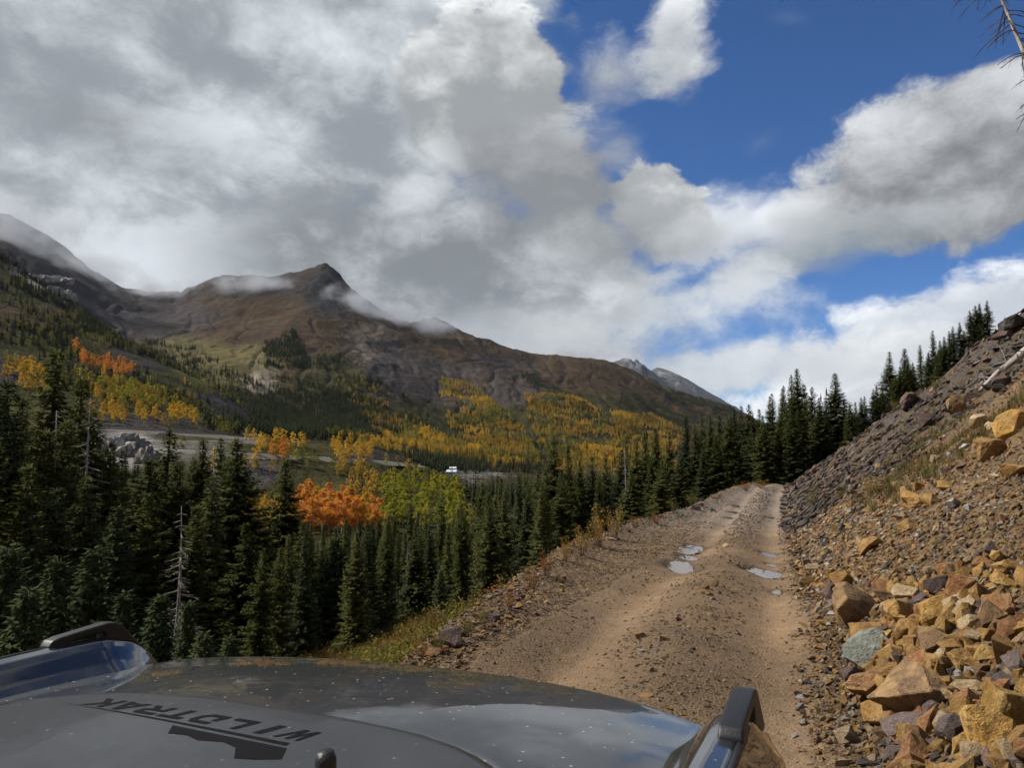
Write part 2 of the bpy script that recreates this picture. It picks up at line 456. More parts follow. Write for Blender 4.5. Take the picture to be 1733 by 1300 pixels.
def ground(x, y):
    x = np.asarray(x, dtype=float); y = np.asarray(y, dtype=float)
    shp = x.shape
    x = x.ravel(); y = y.ravel()
    r = np.hypot(x, y)
    az = np.arctan2(x, y)
    pxc = np.interp(az, [AZ_L, azim(1250), azim(1350), AZ_R], [0, 0, 1, 1])
    b0 = 45 + 32 * pxc
    b1 = 90 + 35 * pxc
    wf = sstep(r, b0, b1)
    z = near_z(x, y)
    m = wf > 0
    if m.any():
        azm, rm, xm, ym = az[m], r[m], x[m], y[m]
        lr = np.log(np.clip(rm, 45, 16000))
        azc = np.clip(azm, AZ_L, AZ_R)
        tz = far_tan(azc, lr)
        back = (azm > AZ_R) | (azm < AZ_L)
        if back.any():
            span = (2 * PI - AZ_R + AZ_L)
            k = np.where(azm[back] > AZ_R, azm[back] - AZ_R, azm[back] + 2 * PI - AZ_R) / span
            tl = far_tan(np.full(k.shape, AZ_L), lr[back]); tr = far_tan(np.full(k.shape, AZ_R), lr[back])
            tz[back] = tr + (tl - tr) * sstep(k, 0, 1)
        zf = EYE + tz * rm
        big = sstep(rm, 700, 2000)
        mid = sstep(rm, 120, 400)
        zf += big * ((ridged(xm / 420, ym / 420, 5, 51) - 0.35) * 26 + fbm(xm / 900, ym / 900, 3, 52) * 16)
        zf += mid * (ridged(xm / 90, ym / 90, 5, 53) - 0.35) * (2.2 + 3.5 * big)
        zf += fbm(xm / 14, ym / 14, 4, 54) * (0.9 + 1.2 * big)
        # gullies running down the mountainsides
        gul = ridged(azm * 46 + 2.0 * fbm(xm / 300, ym / 300, 3, 59), lr * 2.2, 4, 60)
        zf -= big * sstep(gul, 0.20, 0.95) * 8 * (1 - sstep(rm, 4000, 5000))
        # rock knob beside the highway
        k1 = np.exp(-(((xm + 240) / 26) ** 2 + ((ym - 335) / 20) ** 2))
        zf += k1 * (9 + 6 * ridged(xm / 14, ym / 14, 4, 57))
        # rock summit and the two humps after it
        for spx, sr, sh, sw in ((548, 2960, 30, 90), (572, 2930, 20, 110), (530, 3000, 16, 90), (738, 2760, 24, 90), (715, 2800, 16, 80), (1082, 5500, 60, 260)):
            sa = azim(spx); ddx = xm - math.sin(sa) * sr; ddy = ym - math.cos(sa) * sr
            dd = np.sqrt(ddx * ddx + (ddy * 0.55) ** 2) / sw
            zf += sh * np.clip(1 - dd, 0, 1) ** 1.15 * (0.8 + 0.5 * ridged(xm / 60, ym / 60, 3, 58))
        z[m] = z[m] * (1 - wf[m]) + zf * wf[m]
    return z.reshape(shp)

def hit(px, py, rmax=4000.0, rmin=1.2):
    """First point of the ground that a photograph pixel looks at."""
    d = ray(px, py)
    s = np.exp(np.linspace(math.log(rmin), math.log(rmax), 1400))
    x = d[0] * s; y = d[1] * s; z = EYE + d[2] * s
    g = ground(x, y)
    below = np.nonzero(z < g)[0]
    if len(below) == 0:
        return None
    i = below[0]
    if i == 0:
        return np.array([x[0], y[0], g[0]])
    a0 = z[i - 1] - g[i - 1]; a1 = g[i] - z[i]
    k = a0 / (a0 + a1 + 1e-9)
    p = s[i - 1] + (s[i] - s[i - 1]) * k
    return np.array([d[0] * p, d[1] * p, EYE + d[2] * p])

# ------------------------------------------------------------------ ground colours
TUNDRA = np.array((0.092, 0.064, 0.035))  # this and the next: mountain browns, darkened to stand in for cloud shade
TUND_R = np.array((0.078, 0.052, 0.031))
SCREE = np.array((0.074, 0.064, 0.064))
ROCKD = np.array((0.055, 0.052, 0.053))
OLIVE = np.array((0.060, 0.056, 0.022))
MEADOW = np.array((0.150, 0.128, 0.052))
BEIGE = np.array((0.270, 0.225, 0.170))
GREYR = np.array((0.200, 0.185, 0.170))
FLOORC = np.array((0.050, 0.042, 0.026))
OCHRE = np.array((0.235, 0.145, 0.068))
DIRT = np.array((0.240, 0.160, 0.090))
DARKT = np.array((0.066, 0.056, 0.050))

# soft patches: cx, cy, rx, ry (photograph pixels), distance range, colour, strength
PATCH = [
    (120, 470, 220, 110, 2000, 4500, SCREE * 0.9, 1.0),
    (250, 540, 130, 40, 2000, 4500, SCREE, 0.9),
    (420, 480, 150, 30, 2400, 4500, SCREE * 0.95, 0.8),
    (566, 490, 62, 48, 2200, 4500, ROCKD * 0.8, 1.0),
    (740, 545, 60, 22, 2200, 4500, ROCKD * 1.1, 0.9),
    (640, 610, 60, 60, 1300, 3000, SCREE * 1.15, 0.8),
    (700, 660, 90, 70, 1200, 2400, SCREE * 0.85, 0.8),
    (620, 560, 40, 20, 1500, 3000, BEIGE * 0.8, 0.6),
    (620, 600, 16, 26, 1300, 3000, BEIGE, 0.6),
    (830, 625, 70, 22, 1500, 4000, SCREE * 0.8, 0.7),
    (870, 680, 90, 40, 1200, 3000, SCREE * 0.8, 0.8),
    (1000, 640, 90, 30, 2000, 4500, TUND_R * 0.8, 0.7),
    (1080, 625, 40, 24, 4500, 6400, np.array((0.20, 0.205, 0.215)), 0.4),
    (440, 640, 26, 40, 1000, 2200, BEIGE * 1.1, 1.0),
    (455, 690, 20, 30, 900, 2200, BEIGE, 0.7),
    (350, 620, 70, 45, 1000, 2600, MEADOW, 0.9),
    (300, 590, 40, 22, 1000, 2600, MEADOW, 0.8),
    (440, 605, 60, 22, 1200, 2600, MEADOW * 0.9, 0.8),
    (560, 640, 70, 40, 1000, 2400, OLIVE, 0.9),
    (500, 690, 100, 40, 900, 2000, OLIVE * 0.8, 0.9),
    (660, 720, 120, 50, 800, 1800, OLIVE * 0.8, 0.9),
    (850, 740, 200, 50, 800, 2200, OLIVE * 0.9, 1.0),
    (1000, 720, 160, 60, 1000, 2600, OLIVE * 0.9, 1.0),
    (80, 530, 190, 90, 700, 1700, OLIVE * 0.75, 1.0),
    (60, 540, 110, 28, 700, 1700, TUNDRA * 0.8, 0.9),
    (75, 470, 26, 26, 1150, 1800, GREYR * 1.3, 0.9), (100, 492, 16, 18, 1100, 1800, GREYR * 1.3, 0.9), (40, 450, 22, 14, 1200, 1900, GREYR * 1.3, 0.9),
    (20, 635, 60, 26, 400, 900, SCREE * 0.75, 1.0),
    (390, 690, 75, 32, 480, 1000, SCREE * 0.8, 1.0),
    (240, 610, 60, 30, 500, 1200, SCREE * 0.8, 0.7),
    (270, 725, 130, 22, 330, 700, SCREE * 0.6, 0.9),
    (420, 735, 60, 12, 330, 800, SCREE * 0.7, 0.8),
    (210, 765, 70, 38, 260, 430, GREYR * 1.15, 1.0),
    (330, 770, 80, 20, 260, 430, GREYR * 0.7, 0.6),
    (450, 805, 40, 26, 230, 400, SCREE, 0.9),
    (610, 800, 100, 24, 290, 400, OLIVE * 0.7, 0.9),
    (640, 840, 40, 30, 250, 380, OLIVE * 0.6, 0.9),
    (640, 765, 90, 16, 380, 700, SCREE * 0.6, 0.8),
    (820, 806, 60, 10, 450, 1000, GREYR, 1.0),
    (850, 825, 70, 14, 380, 900, TUNDRA * 0.8, 0.8),
]

def ground_tint(x, y, z):
    r = np.hypot(x, y)
    px, py = project(x, y, z)
    n1 = fbm(x / 160, y / 160, 4, 71); n2 = fbm(x / 30, y / 30, 4, 72)
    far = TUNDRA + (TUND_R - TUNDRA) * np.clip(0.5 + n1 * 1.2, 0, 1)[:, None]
    gully = np.maximum(sstep(ridged(x / 90, y / 90, 5, 53), 0.52, 0.8), sstep(ridged(np.arctan2(x, np.maximum(y, 1)) * 46 + 2.0 * fbm(x / 300, y / 300, 3, 59), np.log(np.maximum(r, 45)) * 2.2, 4, 60), 0.35, 0.75))[:, None]
    far = far * (1 - gully * 0.45) + SCREE * gully * 0.45
    low = (OLIVE * 0.75)[None, :] * (1 + 0.3 * n2[:, None])
    kf = np.where(px < 420, sstep(r, 1300, 1900), sstep(r, 500, 1300))[:, None]
    c = low * (1 - kf) + far * kf
    kn = sstep(r, 90, 260)[:, None]
    c = FLOORC[None, :] * (1 + 0.4 * n2[:, None]) * (1 - kn) + c * kn
    jx = n2 * 22 + fbm(x / 9, y / 9, 3, 75) * 10; jy = n1 * 12 + fbm(x / 9 + 50, y / 9, 3, 76) * 8
    for cx, cy_, rx, ry, r0, r1, colr, st in PATCH:
        m = (r > r0 * 0.9) & (r < r1 * 1.1)
        if not m.any():
            continue
        d = np.sqrt(((px[m] + jx[m] - cx) / rx) ** 2 + ((py[m] + jy[m] - cy_) / ry) ** 2)
        k = (1 - sstep(d, 0.65, 1.15)) * st * sstep(r[m], r0 * 0.9, r0) * (1 - sstep(r[m], r1, r1 * 1.1))
        c[m] = c[m] * (1 - k[:, None]) + colr * k[:, None]
    # far peaks: bare rock with a dusting of snow
    hz = sstep(r, 4300, 4800)[:, None]
    farrock = np.array((0.12, 0.12, 0.125))[None, :] * (1 + 0.35 * n2[:, None])
    snow = (sstep(z + n2 * 90, 420, 520) * (1 - sstep(r, 6000, 6800)))[:, None]
    snow = snow * np.clip(0.05 + n2[:, None] * 0.8, 0.0, 0.3)
    farrock = farrock * (1 - snow) + np.array((0.6, 0.62, 0.65)) * snow
    c = c * (1 - hz) + farrock * hz
    # near bench
    u = (x - road_x(y)) * C20
    nearw = (1 - sstep(r, 60, 110))
    t = u - road_right(y); d = -u - road_left(y)
    m1 = fbm(x * 0.35, y * 0.35, 4, 81); m2 = fbm(x * 2.1, y * 2.1, 4, 82)
    dark = sstep(y + 5 * m1 - 0.25 * t, 15.5, 24) * (0.72 + 0.28 * np.clip(m2 * 2, -1, 1))
    gold = DIRT * 0.55 + (OCHRE - DIRT * 0.55) * np.clip(0.35 + 0.9 * m1 + 0.5 * m2, 0, 1)[:, None]
    tal = gold * (1 - dark[:, None]) + DARKT * (1 + 0.35 * m2[:, None]) * dark[:, None]
    grassy = (sstep(m1, 0.02, 0.35) * sstep(t, 1.5, 4) * (1 - sstep(t, 14, 24)) * sstep(y, 14, 19) * 0.55)[:, None]
    tal = tal * (1 - grassy) + OLIVE * 0.9 * grassy
    wear = np.clip(0.5 + 0.5 * m1 + 0.4 * m2, 0, 1)[:, None]
    rd = DIRT * (0.70 + 0.28 * wear) * np.array((1, 0.98, 0.95))
    track = (np.exp(-((u + 0.8) / 0.42) ** 2) + np.exp(-((u - 0.8) / 0.42) ** 2))[:, None]
    rd = rd * (0.66 + 0.46 * np.clip(track * (0.75 + 0.5 * m1[:, None]), 0, 1))
    grey = (sstep(y, 17, 30) * 0.6)[:, None]
    rd = rd * (1 - grey) + np.array((0.215, 0.185, 0.155)) * (0.8 + 0.4 * wear) * grey
    bk = OCHRE * 0.55 * (0.8 + 0.5 * m2[:, None])
    deep = sstep(d, 3.0, 7.5)[:, None]
    bk = bk * (1 - deep) + FLOORC * (1 + 0.4 * m2[:, None]) * deep
    kt = sstep(t + 0.5 * m2, -0.2, 0.5)[:, None]; kb = sstep(d + 0.6 * m2, -0.9, 0.4)[:, None]
    nc = rd * (1 - kt) + tal * kt
    nc = nc * (1 - kb) + bk * kb
    c = c * (1 - nearw[:, None]) + nc * nearw[:, None]
    dim = 1 - 0.24 * sstep(r, 420, 700) * (1 - sstep(r, 4300, 4800))     # cloud shade over hillside and mountain, put into the ground colour
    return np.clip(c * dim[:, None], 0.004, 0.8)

# ------------------------------------------------------------------ ground materials
def ground_material(name, near):
    m, n, out = new_mat(name)
    at = n.node('ShaderNodeVertexColor', layer_name='tint')
    geo = n.node('ShaderNodeNewGeometry')
    pos = geo.outputs['Position']
    bs = n.node('ShaderNodeBsdfPrincipled')
    bs.inputs['Roughness'].default_value = 0.92
    bs.inputs['Specular IOR Level'].default_value = 0.2 if near else 0.03
    if near:
        a = n.noise(pos, 1.7, 6, 0.6); b = n.noise(pos, 14.0, 5, 0.65)
        v1 = n.voro(pos, 11.0, 'F1', 'Color'); v2 = n.voro(pos, 38.0, 'F1', 'Color')
        s1 = n.node('ShaderNodeSeparateColor'); n.l.new(v1, s1.inputs[0])
        s2 = n.node('ShaderNodeSeparateColor'); n.l.new(v2, s2.inputs[0])
        f = n.mul(n.lin(a, 0.3, 0.7, 0.72, 1.28), n.lin(b, 0.3, 0.7, 0.75, 1.25))
        f = n.mul(f, n.mul(n.lin(s1.outputs[0], 0, 1, 0.80, 1.2), n.lin(s2.outputs[0], 0, 1, 0.72, 1.3)))
        h = n.add(n.add(n.mul(n.voro(pos, 11.0), -0.05), n.mul(n.voro(pos, 38.0), -0.022)), n.add(n.mul(b, 0.03), n.mul(n.noise(pos, 70.0, 3, 0.6), 0.008)))
        bstr, bd = 0.9, 1.0
    else:
        a = n.noise(pos, 0.006, 7, 0.62); b = n.noise(pos, 0.05, 6, 0.65)
        f = n.mul(n.lin(a, 0.3, 0.7, 0.62, 1.38), n.lin(b, 0.3, 0.7, 0.66, 1.34))
        h = n.add(n.mul(n.noise(pos, 0.012, 9, 0.64), 26.0), n.mul(n.noise(pos, 0.15, 4, 0.6), 1.5))
        bstr, bd = 0.8, 1.0
    colr = n.mix(1.0, at.outputs[0], n.comb(f, f, f), 'MULTIPLY')
    n.l.new(colr, bs.inputs['Base Color'])
    bp = n.node('ShaderNodeBump')
    bp.inputs['Strength'].default_value = bstr
    bp.inputs['Distance'].default_value = bd
    n.l.new(h, bp.inputs['Height'])
    n.l.new(bp.outputs[0], bs.inputs['Normal'])
    n.l.new(bs.outputs[0], out.inputs[0])
    return m
MAT_NEAR = ground_material('stony_ground', True)
MAT_FAR = ground_material('mountain_ground', False)

# ------------------------------------------------------------------ ground mesh: one polar sheet round the camera, cut into regions
half = math.radians(43.0)
az_f = np.linspace(-half, half, 620)
az_c = np.linspace(half, 2 * PI - half, 92)[1:-1]
AZ = np.concatenate([az_f, az_c])
def geo_steps(a, b, ratio): return np.exp(np.linspace(math.log(a), math.log(b), int(math.log(b / a) / ratio), endpoint=False))
RR = np.concatenate([geo_steps(0.4, 2.0, 0.06), geo_steps(2.0, 100, 0.0125), geo_steps(100, 900, 0.0105), geo_steps(900, 4300, 0.0062), geo_steps(4300, 18000, 0.02), [18000.0, 26000.0]])
NA_, NR_ = len(AZ), len(RR)
GX = (np.sin(AZ)[:, None] * RR[None, :]); GY = (np.cos(AZ)[:, None] * RR[None, :])
GZ = ground(GX, GY)
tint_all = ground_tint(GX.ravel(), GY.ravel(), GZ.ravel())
gu = (GX - road_x(GY)) * C20
under = (1 - sstep(np.abs(gu + 0.15), 0.85, 1.22)) * (1 - sstep(RR[None, :], 62, 68)) * (GY > 1.6)
GZM = GZ - 0.14 * under            # the road lies over this as a sheet of its own
idx = np.arange(NA_ * NR_).reshape(NA_, NR_)
i0 = np.arange(NA_)
i1 = (i0 + 1) % NA_
Q = np.stack([idx[i0][:, :-1], idx[i0][:, 1:], idx[i1][:, 1:], idx[i1][:, :-1]], -1)   # (NA, NR-1, 4)
cr = np.broadcast_to(RR[:-1][None, :], Q.shape[:2])
caz = np.broadcast_to(np.where(AZ > PI, AZ - 2 * PI, AZ)[:, None], Q.shape[:2])
cu_ = gu[:, :-1]
near_m = cr < 100
tal_m = near_m & (cu_ > 0.0)
bank_m = near_m & ~tal_m
hill_m = (~near_m) & (caz < azim(440)) & (cr > 420) & (cr < 1700)
mtn_m = (~near_m) & ~hill_m & (cr >= 900) & (cr < 4300)
peak_m = (~near_m) & (cr >= 4300)
val_m = (~near_m) & ~hill_m & ~mtn_m & ~peak_m
GV = np.stack([GX.ravel(), GY.ravel(), GZM.ravel()], -1)
def region(name, mask, mat, label, cat):
    q = Q[mask]
    used, inv = np.unique(q.ravel(), return_inverse=True)
    me = np_mesh(name, GV[used], inv.reshape(-1, 4))
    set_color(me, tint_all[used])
    me.materials.append(mat)
    o = link(bpy.data.objects.new(name, me))
    return tag(o, label, cat, kind='structure')
region('talus_slope', tal_m, MAT_NEAR, 'steep ochre and slate-grey talus slope rising above the dirt track', 'slope')
region('embankment', bank_m, MAT_NEAR, 'rubbly bank dropping from the track brink into the spruce forest', 'bank')
region('valley', val_m, MAT_FAR, 'wooded valley floor below the track with scrub and gravel', 'valley')
region('hillside', hill_m, MAT_FAR, 'olive and scree hillside with aspens above the highway', 'hill')
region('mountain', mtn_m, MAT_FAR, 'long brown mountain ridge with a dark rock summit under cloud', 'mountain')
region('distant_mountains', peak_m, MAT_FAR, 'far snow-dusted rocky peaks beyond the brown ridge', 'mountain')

# ------------------------------------------------------------------ road sheet
PUDDLES = [  # px, py, width px, height px, label
    (1156, 963, 38, 14, 'pale round puddle in the track nearest the brink side boulders'),
    (1291, 970, 46, 10, 'blue-white puddle in the wheel track beside the rock pile'),
    (1158, 932, 34, 6, 'thin blue puddle behind the round pale puddle'),
    (1176, 927, 22, 5, 'small bright puddle just past the thin blue puddle'),
    (1303, 940, 18, 9, 'small broken puddle beyond the blue-white one in the same wheel track'),
    (1163, 945, 26, 5, 'narrow shiny film of water between the two pale puddles'),
    (1308, 958, 12, 4, 'tiny round puddle between two larger ones in the inner wheel track'),
    (1299, 877, 12, 4, 'small white puddle far up the inner wheel track'),
    (1243, 857, 12, 4, 'uppermost bright puddle in the outer wheel track'),
    (1239, 868, 12, 4, 'second bright puddle from the top of the outer wheel track'),
    (1234, 878, 10, 3, 'third bright puddle from the top of the outer wheel track'),
    (1318, 1003, 14, 5, 'faint wet patch of water in the inner wheel track below the puddles'),
]
ry_ = np.concatenate([np.linspace(1.2, 5.0, 60, endpoint=False), geo_steps(5.0, 66.0, 0.0085), [66.0]])
ru_ = np.concatenate([np.linspace(-1.72, 1.42, 96)])
RY, RU = np.meshgrid(ry_, ru_, indexing='ij')
def road_point(y, u):
    return road_x(y) + u / C20, y
RX = road_x(RY) + RU / C20
RZ = ground(RX, RY)
PUD = []
for px_, py_, w_, h_, lab in PUDDLES:
    p = hit(px_, py_)
    dist = math.hypot(p[0], p[1])
    wx = w_ / FPX * dist * 0.5
    d = ray(px_, py_)
    graz = max(0.03, -d[2] / math.hypot(d[0], d[1]) - 0.055)
    wy = min(h_ / FPX * dist * 0.5 / graz, wx * (3.2 if dist < 20 else 1.6))
    PUD.append((p, wx * 1.0, wy * 0.95, lab, dist))
def flatten(x, y, z):
    for p, wx, wy, lab, dist in PUD:
        if dist > 20: continue
        k = ((x - p[0]) / (wx * 1.5)) ** 2 + ((y - p[1]) / (wy * 1.5)) ** 2
        w = 1 - sstep(k, 0.25, 1.3)
        bowl = p[2] - 0.045 + 0.03 * fbm(x * 5.0, y * 2.5, 4, 64) if dist < 20 else p[2] - 0.02
        z = z * (1 - w) + bowl * w
    return z
RZ = flatten(RX, RY, RZ)
edge_dip = sstep(np.abs(RU + 0.15) + 0.12 * vnoise(RX * 1.7, RY * 1.7, 62), 1.24, 1.60) * 0.10
RZr = RZ + 0.004 - edge_dip
V = np.stack([RX.ravel(), RY.ravel(), RZr.ravel()], -1)
ii = np.arange(RX.size).reshape(RX.shape)
F = np.stack([ii[:-1, :-1], ii[:-1, 1:], ii[1:, 1:], ii[1:, :-1]], -1).reshape(-1, 4)
rme = np_mesh('road', V, F)
rt = ground_tint(RX.ravel(), RY.ravel(), RZ.ravel())
for p, wx, wy, lab, dist in PUD:           # soaked mud round the water
    k = np.sqrt(((RX.ravel() - p[0]) / (wx * 2.0 + .10)) ** 2 + ((RY.ravel() - p[1]) / (wy * 1.8 + .25)) ** 2)
    k = k + 0.35 * fbm(RX.ravel() * 2.5, RY.ravel() * 1.5, 4, 63)
    rt *= (1 - 0.42 * (1 - sstep(k, 0.6, 1.15)))[:, None]
set_color(rme, rt)

def road_material():
    m, n, out = new_mat('road_dirt')
    at = n.node('ShaderNodeVertexColor', layer_name='tint')
    pos = n.node('ShaderNodeNewGeometry').outputs['Position']
    bs = n.node('ShaderNodeBsdfPrincipled')
    a = n.noise(pos, 0.9, 6, 0.6); b = n.noise(pos, 9.0, 6, 0.65); c = n.noise(pos, 60.0, 3, 0.6)
    v2 = n.voro(pos, 55.0, 'F1', 'Color')
    s2 = n.node('ShaderNodeSeparateColor'); n.l.new(v2, s2.inputs[0])
    f = n.mul(n.mul(n.lin(a, 0.3, 0.7, 0.82, 1.18), n.lin(b, 0.3, 0.7, 0.82, 1.18)), n.mul(n.lin(s2.outputs[0], 0, 1, 0.86, 1.14), n.lin(c, 0.3, 0.7, 0.88, 1.12)))
    n.l.new(n.mix(1.0, at.outputs[0], n.comb(f, f, f), 'MULTIPLY'), bs.inputs['Base Color'])
    wet = n.ss(n.noise(pos, 0.7, 4, 0.6), 0.52, 0.66)
    n.l.new(n.lin(wet, 0, 1, 0.95, 0.62), bs.inputs['Roughness'])
    bs.inputs['Specular IOR Level'].default_value = 0.3
    h = n.add(n.add(n.mul(n.voro(pos, 55.0), -0.012), n.mul(b, 0.035)), n.mul(c, 0.006))
    bp = n.node('ShaderNodeBump')
    bp.inputs['Strength'].default_value = 0.7
    bp.inputs['Distance'].default_value = 1.0
    n.l.new(h, bp.inputs['Height'])
    n.l.new(bp.outputs[0], bs.inputs['Normal'])
    n.l.new(bs.outputs[0], out.inputs[0])
    return m
rme.materials.append(road_material())
tag(link(bpy.data.objects.new('road', rme)), 'rutted brown dirt track with puddles climbing along the talus', 'road', kind='structure')

# ------------------------------------------------------------------ puddles
def water_material():
    m, n, out = new_mat('muddy_water')
    pos = n.node('ShaderNodeNewGeometry').outputs['Position']
    bs = n.node('ShaderNodeBsdfPrincipled')
    bs.inputs['Base Color'].default_value = (0.16, 0.12, 0.08, 1)
    bs.inputs['Roughness'].default_value = 0.03
    bs.inputs['IOR'].default_value = 1.33
    bs.inputs['Specular IOR Level'].default_value = 0.9
    bp = n.node('ShaderNodeBump')
    bp.inputs['Strength'].default_value = 0.05
    bp.inputs['Distance'].default_value = 0.02
    n.l.new(n.noise(pos, 6.0, 2, 0.5), bp.inputs['Height'])
    n.l.new(bp.outputs[0], bs.inputs['Normal'])
    n.l.new(bs.outputs[0], out.inputs[0])
    return m
MAT_WATER = water_material()
for k, (p, wx, wy, lab, dist) in enumerate(PUD):
    N = 40
    ang = np.linspace(0, 2 * PI, N, endpoint=False)
    wob = 1 + 0.38 * np.array([vnoise(np.array([math.cos(a) * 1.6 + k * 7]), np.array([math.sin(a) * 1.6]), 5)[0] for a in ang]) + 0.16 * RNG.uniform(-1, 1, N)
    V = [(0, 0, 0.004)]
    F = []
    for j in range(N):
        V.append((math.cos(ang[j]) * wx * 1.25 * wob[j], math.sin(ang[j]) * wy * 1.25 * wob[j], 0.004))
    for j in range(N):
        V.append((V[1 + j][0] * 1.02, V[1 + j][1] * 1.02, -0.10))
    me = bpy.data.meshes.new('puddle')
    faces = [(0, 1 + j, 1 + (j + 1) % N) for j in range(N)] + [(1 + j, 1 + N + j, 1 + N + (j + 1) % N, 1 + (j + 1) % N) for j in range(N)]
    me.from_pydata(V, [], faces)
    me.materials.append(MAT_WATER)
    o = link(bpy.data.objects.new('puddle', me))
    o.location = (p[0], p[1], p[2] - 0.022 if dist < 20 else p[2] + 0.03)
    tag(o, lab, 'puddle', 'rainwater puddles in the wheel tracks')

# ------------------------------------------------------------------ plants: prototypes
class MB:
    """Collects quads and triangles for one mesh."""
    def __init__(self):
        self.v = []; self.f = []
    def tube(self, pts, rad, sides=6, cap=True):
        pts = [Vector(p) for p in pts]
        base = len(self.v)
        n = len(pts)
        for i, p in enumerate(pts):
            t = (pts[min(i + 1, n - 1)] - pts[max(i - 1, 0)]).normalized()
            a = t.cross(Vector((0, 0, 1)))
            if a.length < 1e-3: a = Vector((1, 0, 0))
            a.normalize(); b = t.cross(a)
            for j in range(sides):
                q = 2 * PI * j / sides
                self.v.append(p + (a * math.cos(q) + b * math.sin(q)) * rad[i])
        for i in range(n - 1):
            for j in range(sides):
                k = (j + 1) % sides
                self.f.append((base + i * sides + j, base + i * sides + k, base + (i + 1) * sides + k, base + (i + 1) * sides + j))
        if cap:
            self.f.append(tuple(base + (n - 1) * sides + j for j in range(sides)))
    def blade(self, p, d, L, w, side):
        """A lozenge of needles or a leaf from p along d."""
        b = len(self.v)
        self.v += [p, p + d * (L * 0.45) + side * w, p + d * L, p + d * (L * 0.45) - side * w]
        self.f.append((b, b + 1, b + 2, b + 3))
    def mesh(self, name, mat, smooth=False):
        me = bpy.data.meshes.new(name)
        me.from_pydata([tuple(q) for q in self.v], [], self.f)
        if smooth:
            me.polygons.foreach_set('use_smooth', [True] * len(me.polygons))
        me.materials.append(mat)
        me.update()
        return me

def leaf_material(name, base, alt, trans=0.35, var=0.5, tip=None):
    m, n, out = new_mat(name)
    oi = n.node('ShaderNodeObjectInfo')
    pos = n.node('ShaderNodeTexCoord').outputs['Object']
    k = n.noise(pos, 1.1, 3, 0.6)
    fac = n.math('MULTIPLY_ADD', oi.outputs['Random'], 0.75, n.mul(n.sub(k, 0.35), 0.8), clamp=True)
    c = n.mix(fac, base, alt)
    v = n.lin(n.noise(pos, 5.0, 3, 0.7), 0.3, 0.7, 1 - var, 1 + var)
    c = n.mix(1.0, c, n.comb(v, v, v), 'MULTIPLY')
    df = n.node('ShaderNodeBsdfDiffuse'); tr = n.node('ShaderNodeBsdfTranslucent')
    n.l.new(c, df.inputs[0]); n.l.new(c, tr.inputs[0])
    mx = n.node('ShaderNodeMixShader'); mx.inputs[0].default_value = trans
    n.l.new(df.outputs[0], mx.inputs[1]); n.l.new(tr.outputs[0], mx.inputs[2])
    n.l.new(mx.outputs[0], out.inputs[0])
    return m

def bark_material(name, base, alt, scale=6.0):
    m, n, out = new_mat(name)
    pos = n.node('ShaderNodeTexCoord').outputs['Object']
    st = n.vec('MULTIPLY', pos, (1, 1, 0.25))
    k = n.noise(st, scale, 5, 0.65)
    bs = n.node('ShaderNodeBsdfPrincipled')
    n.l.new(n.mix(n.ss(k, 0.38, 0.62), base, alt), bs.inputs['Base Color'])
    bs.inputs['Roughness'].default_value = 0.9
    bp = n.node('ShaderNodeBump'); bp.inputs['Strength'].default_value = 0.6; bp.inputs['Distance'].default_value = 0.05
    n.l.new(k, bp.inputs['Height']); n.l.new(bp.outputs[0], bs.inputs['Normal'])
    n.l.new(bs.outputs[0], out.inputs[0])
    return m

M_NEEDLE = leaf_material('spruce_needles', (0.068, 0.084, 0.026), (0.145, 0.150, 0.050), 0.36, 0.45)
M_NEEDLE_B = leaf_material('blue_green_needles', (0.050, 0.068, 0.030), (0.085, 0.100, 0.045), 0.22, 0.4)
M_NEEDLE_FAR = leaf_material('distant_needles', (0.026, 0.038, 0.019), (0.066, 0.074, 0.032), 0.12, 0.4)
M_ORANGE = leaf_material('orange_leaves', (0.66, 0.24, 0.040), (0.72, 0.36, 0.070), 0.5, 0.4)
M_YELLOW = leaf_material('yellow_leaves', (0.58, 0.34, 0.030), (0.66, 0.45, 0.055), 0.5, 0.4)
M_GREENY = leaf_material('yellow_green_leaves', (0.22, 0.24, 0.030), (0.44, 0.39, 0.045), 0.45, 0.4)
M_GOLDEN = leaf_material('old_gold_leaves', (0.34, 0.22, 0.035), (0.50, 0.31, 0.045), 0.40, 0.4)
M_OLIVEL = leaf_material('olive_leaves', (0.120, 0.122, 0.028), (0.24, 0.21, 0.042), 0.35, 0.4)
M_WILLOW = leaf_material('willow_leaves', (0.36, 0.21, 0.045), (0.48, 0.33, 0.09), 0.4, 0.4)
M_RUSTL = leaf_material('rusty_leaves', (0.24, 0.10, 0.035), (0.34, 0.17, 0.05), 0.4, 0.4)
M_BARK = bark_material('spruce_bark', (0.060, 0.045, 0.035), (0.115, 0.090, 0.072))
M_ASPBARK = bark_material('aspen_bark', (0.50, 0.48, 0.42), (0.30, 0.28, 0.23), 3.0)
M_DEAD = bark_material('weathered_deadwood', (0.23, 0.20, 0.17), (0.40, 0.37, 0.33))
M_STEM = bark_material('shrub_stem', (0.10, 0.065, 0.045), (0.17, 0.12, 0.08))

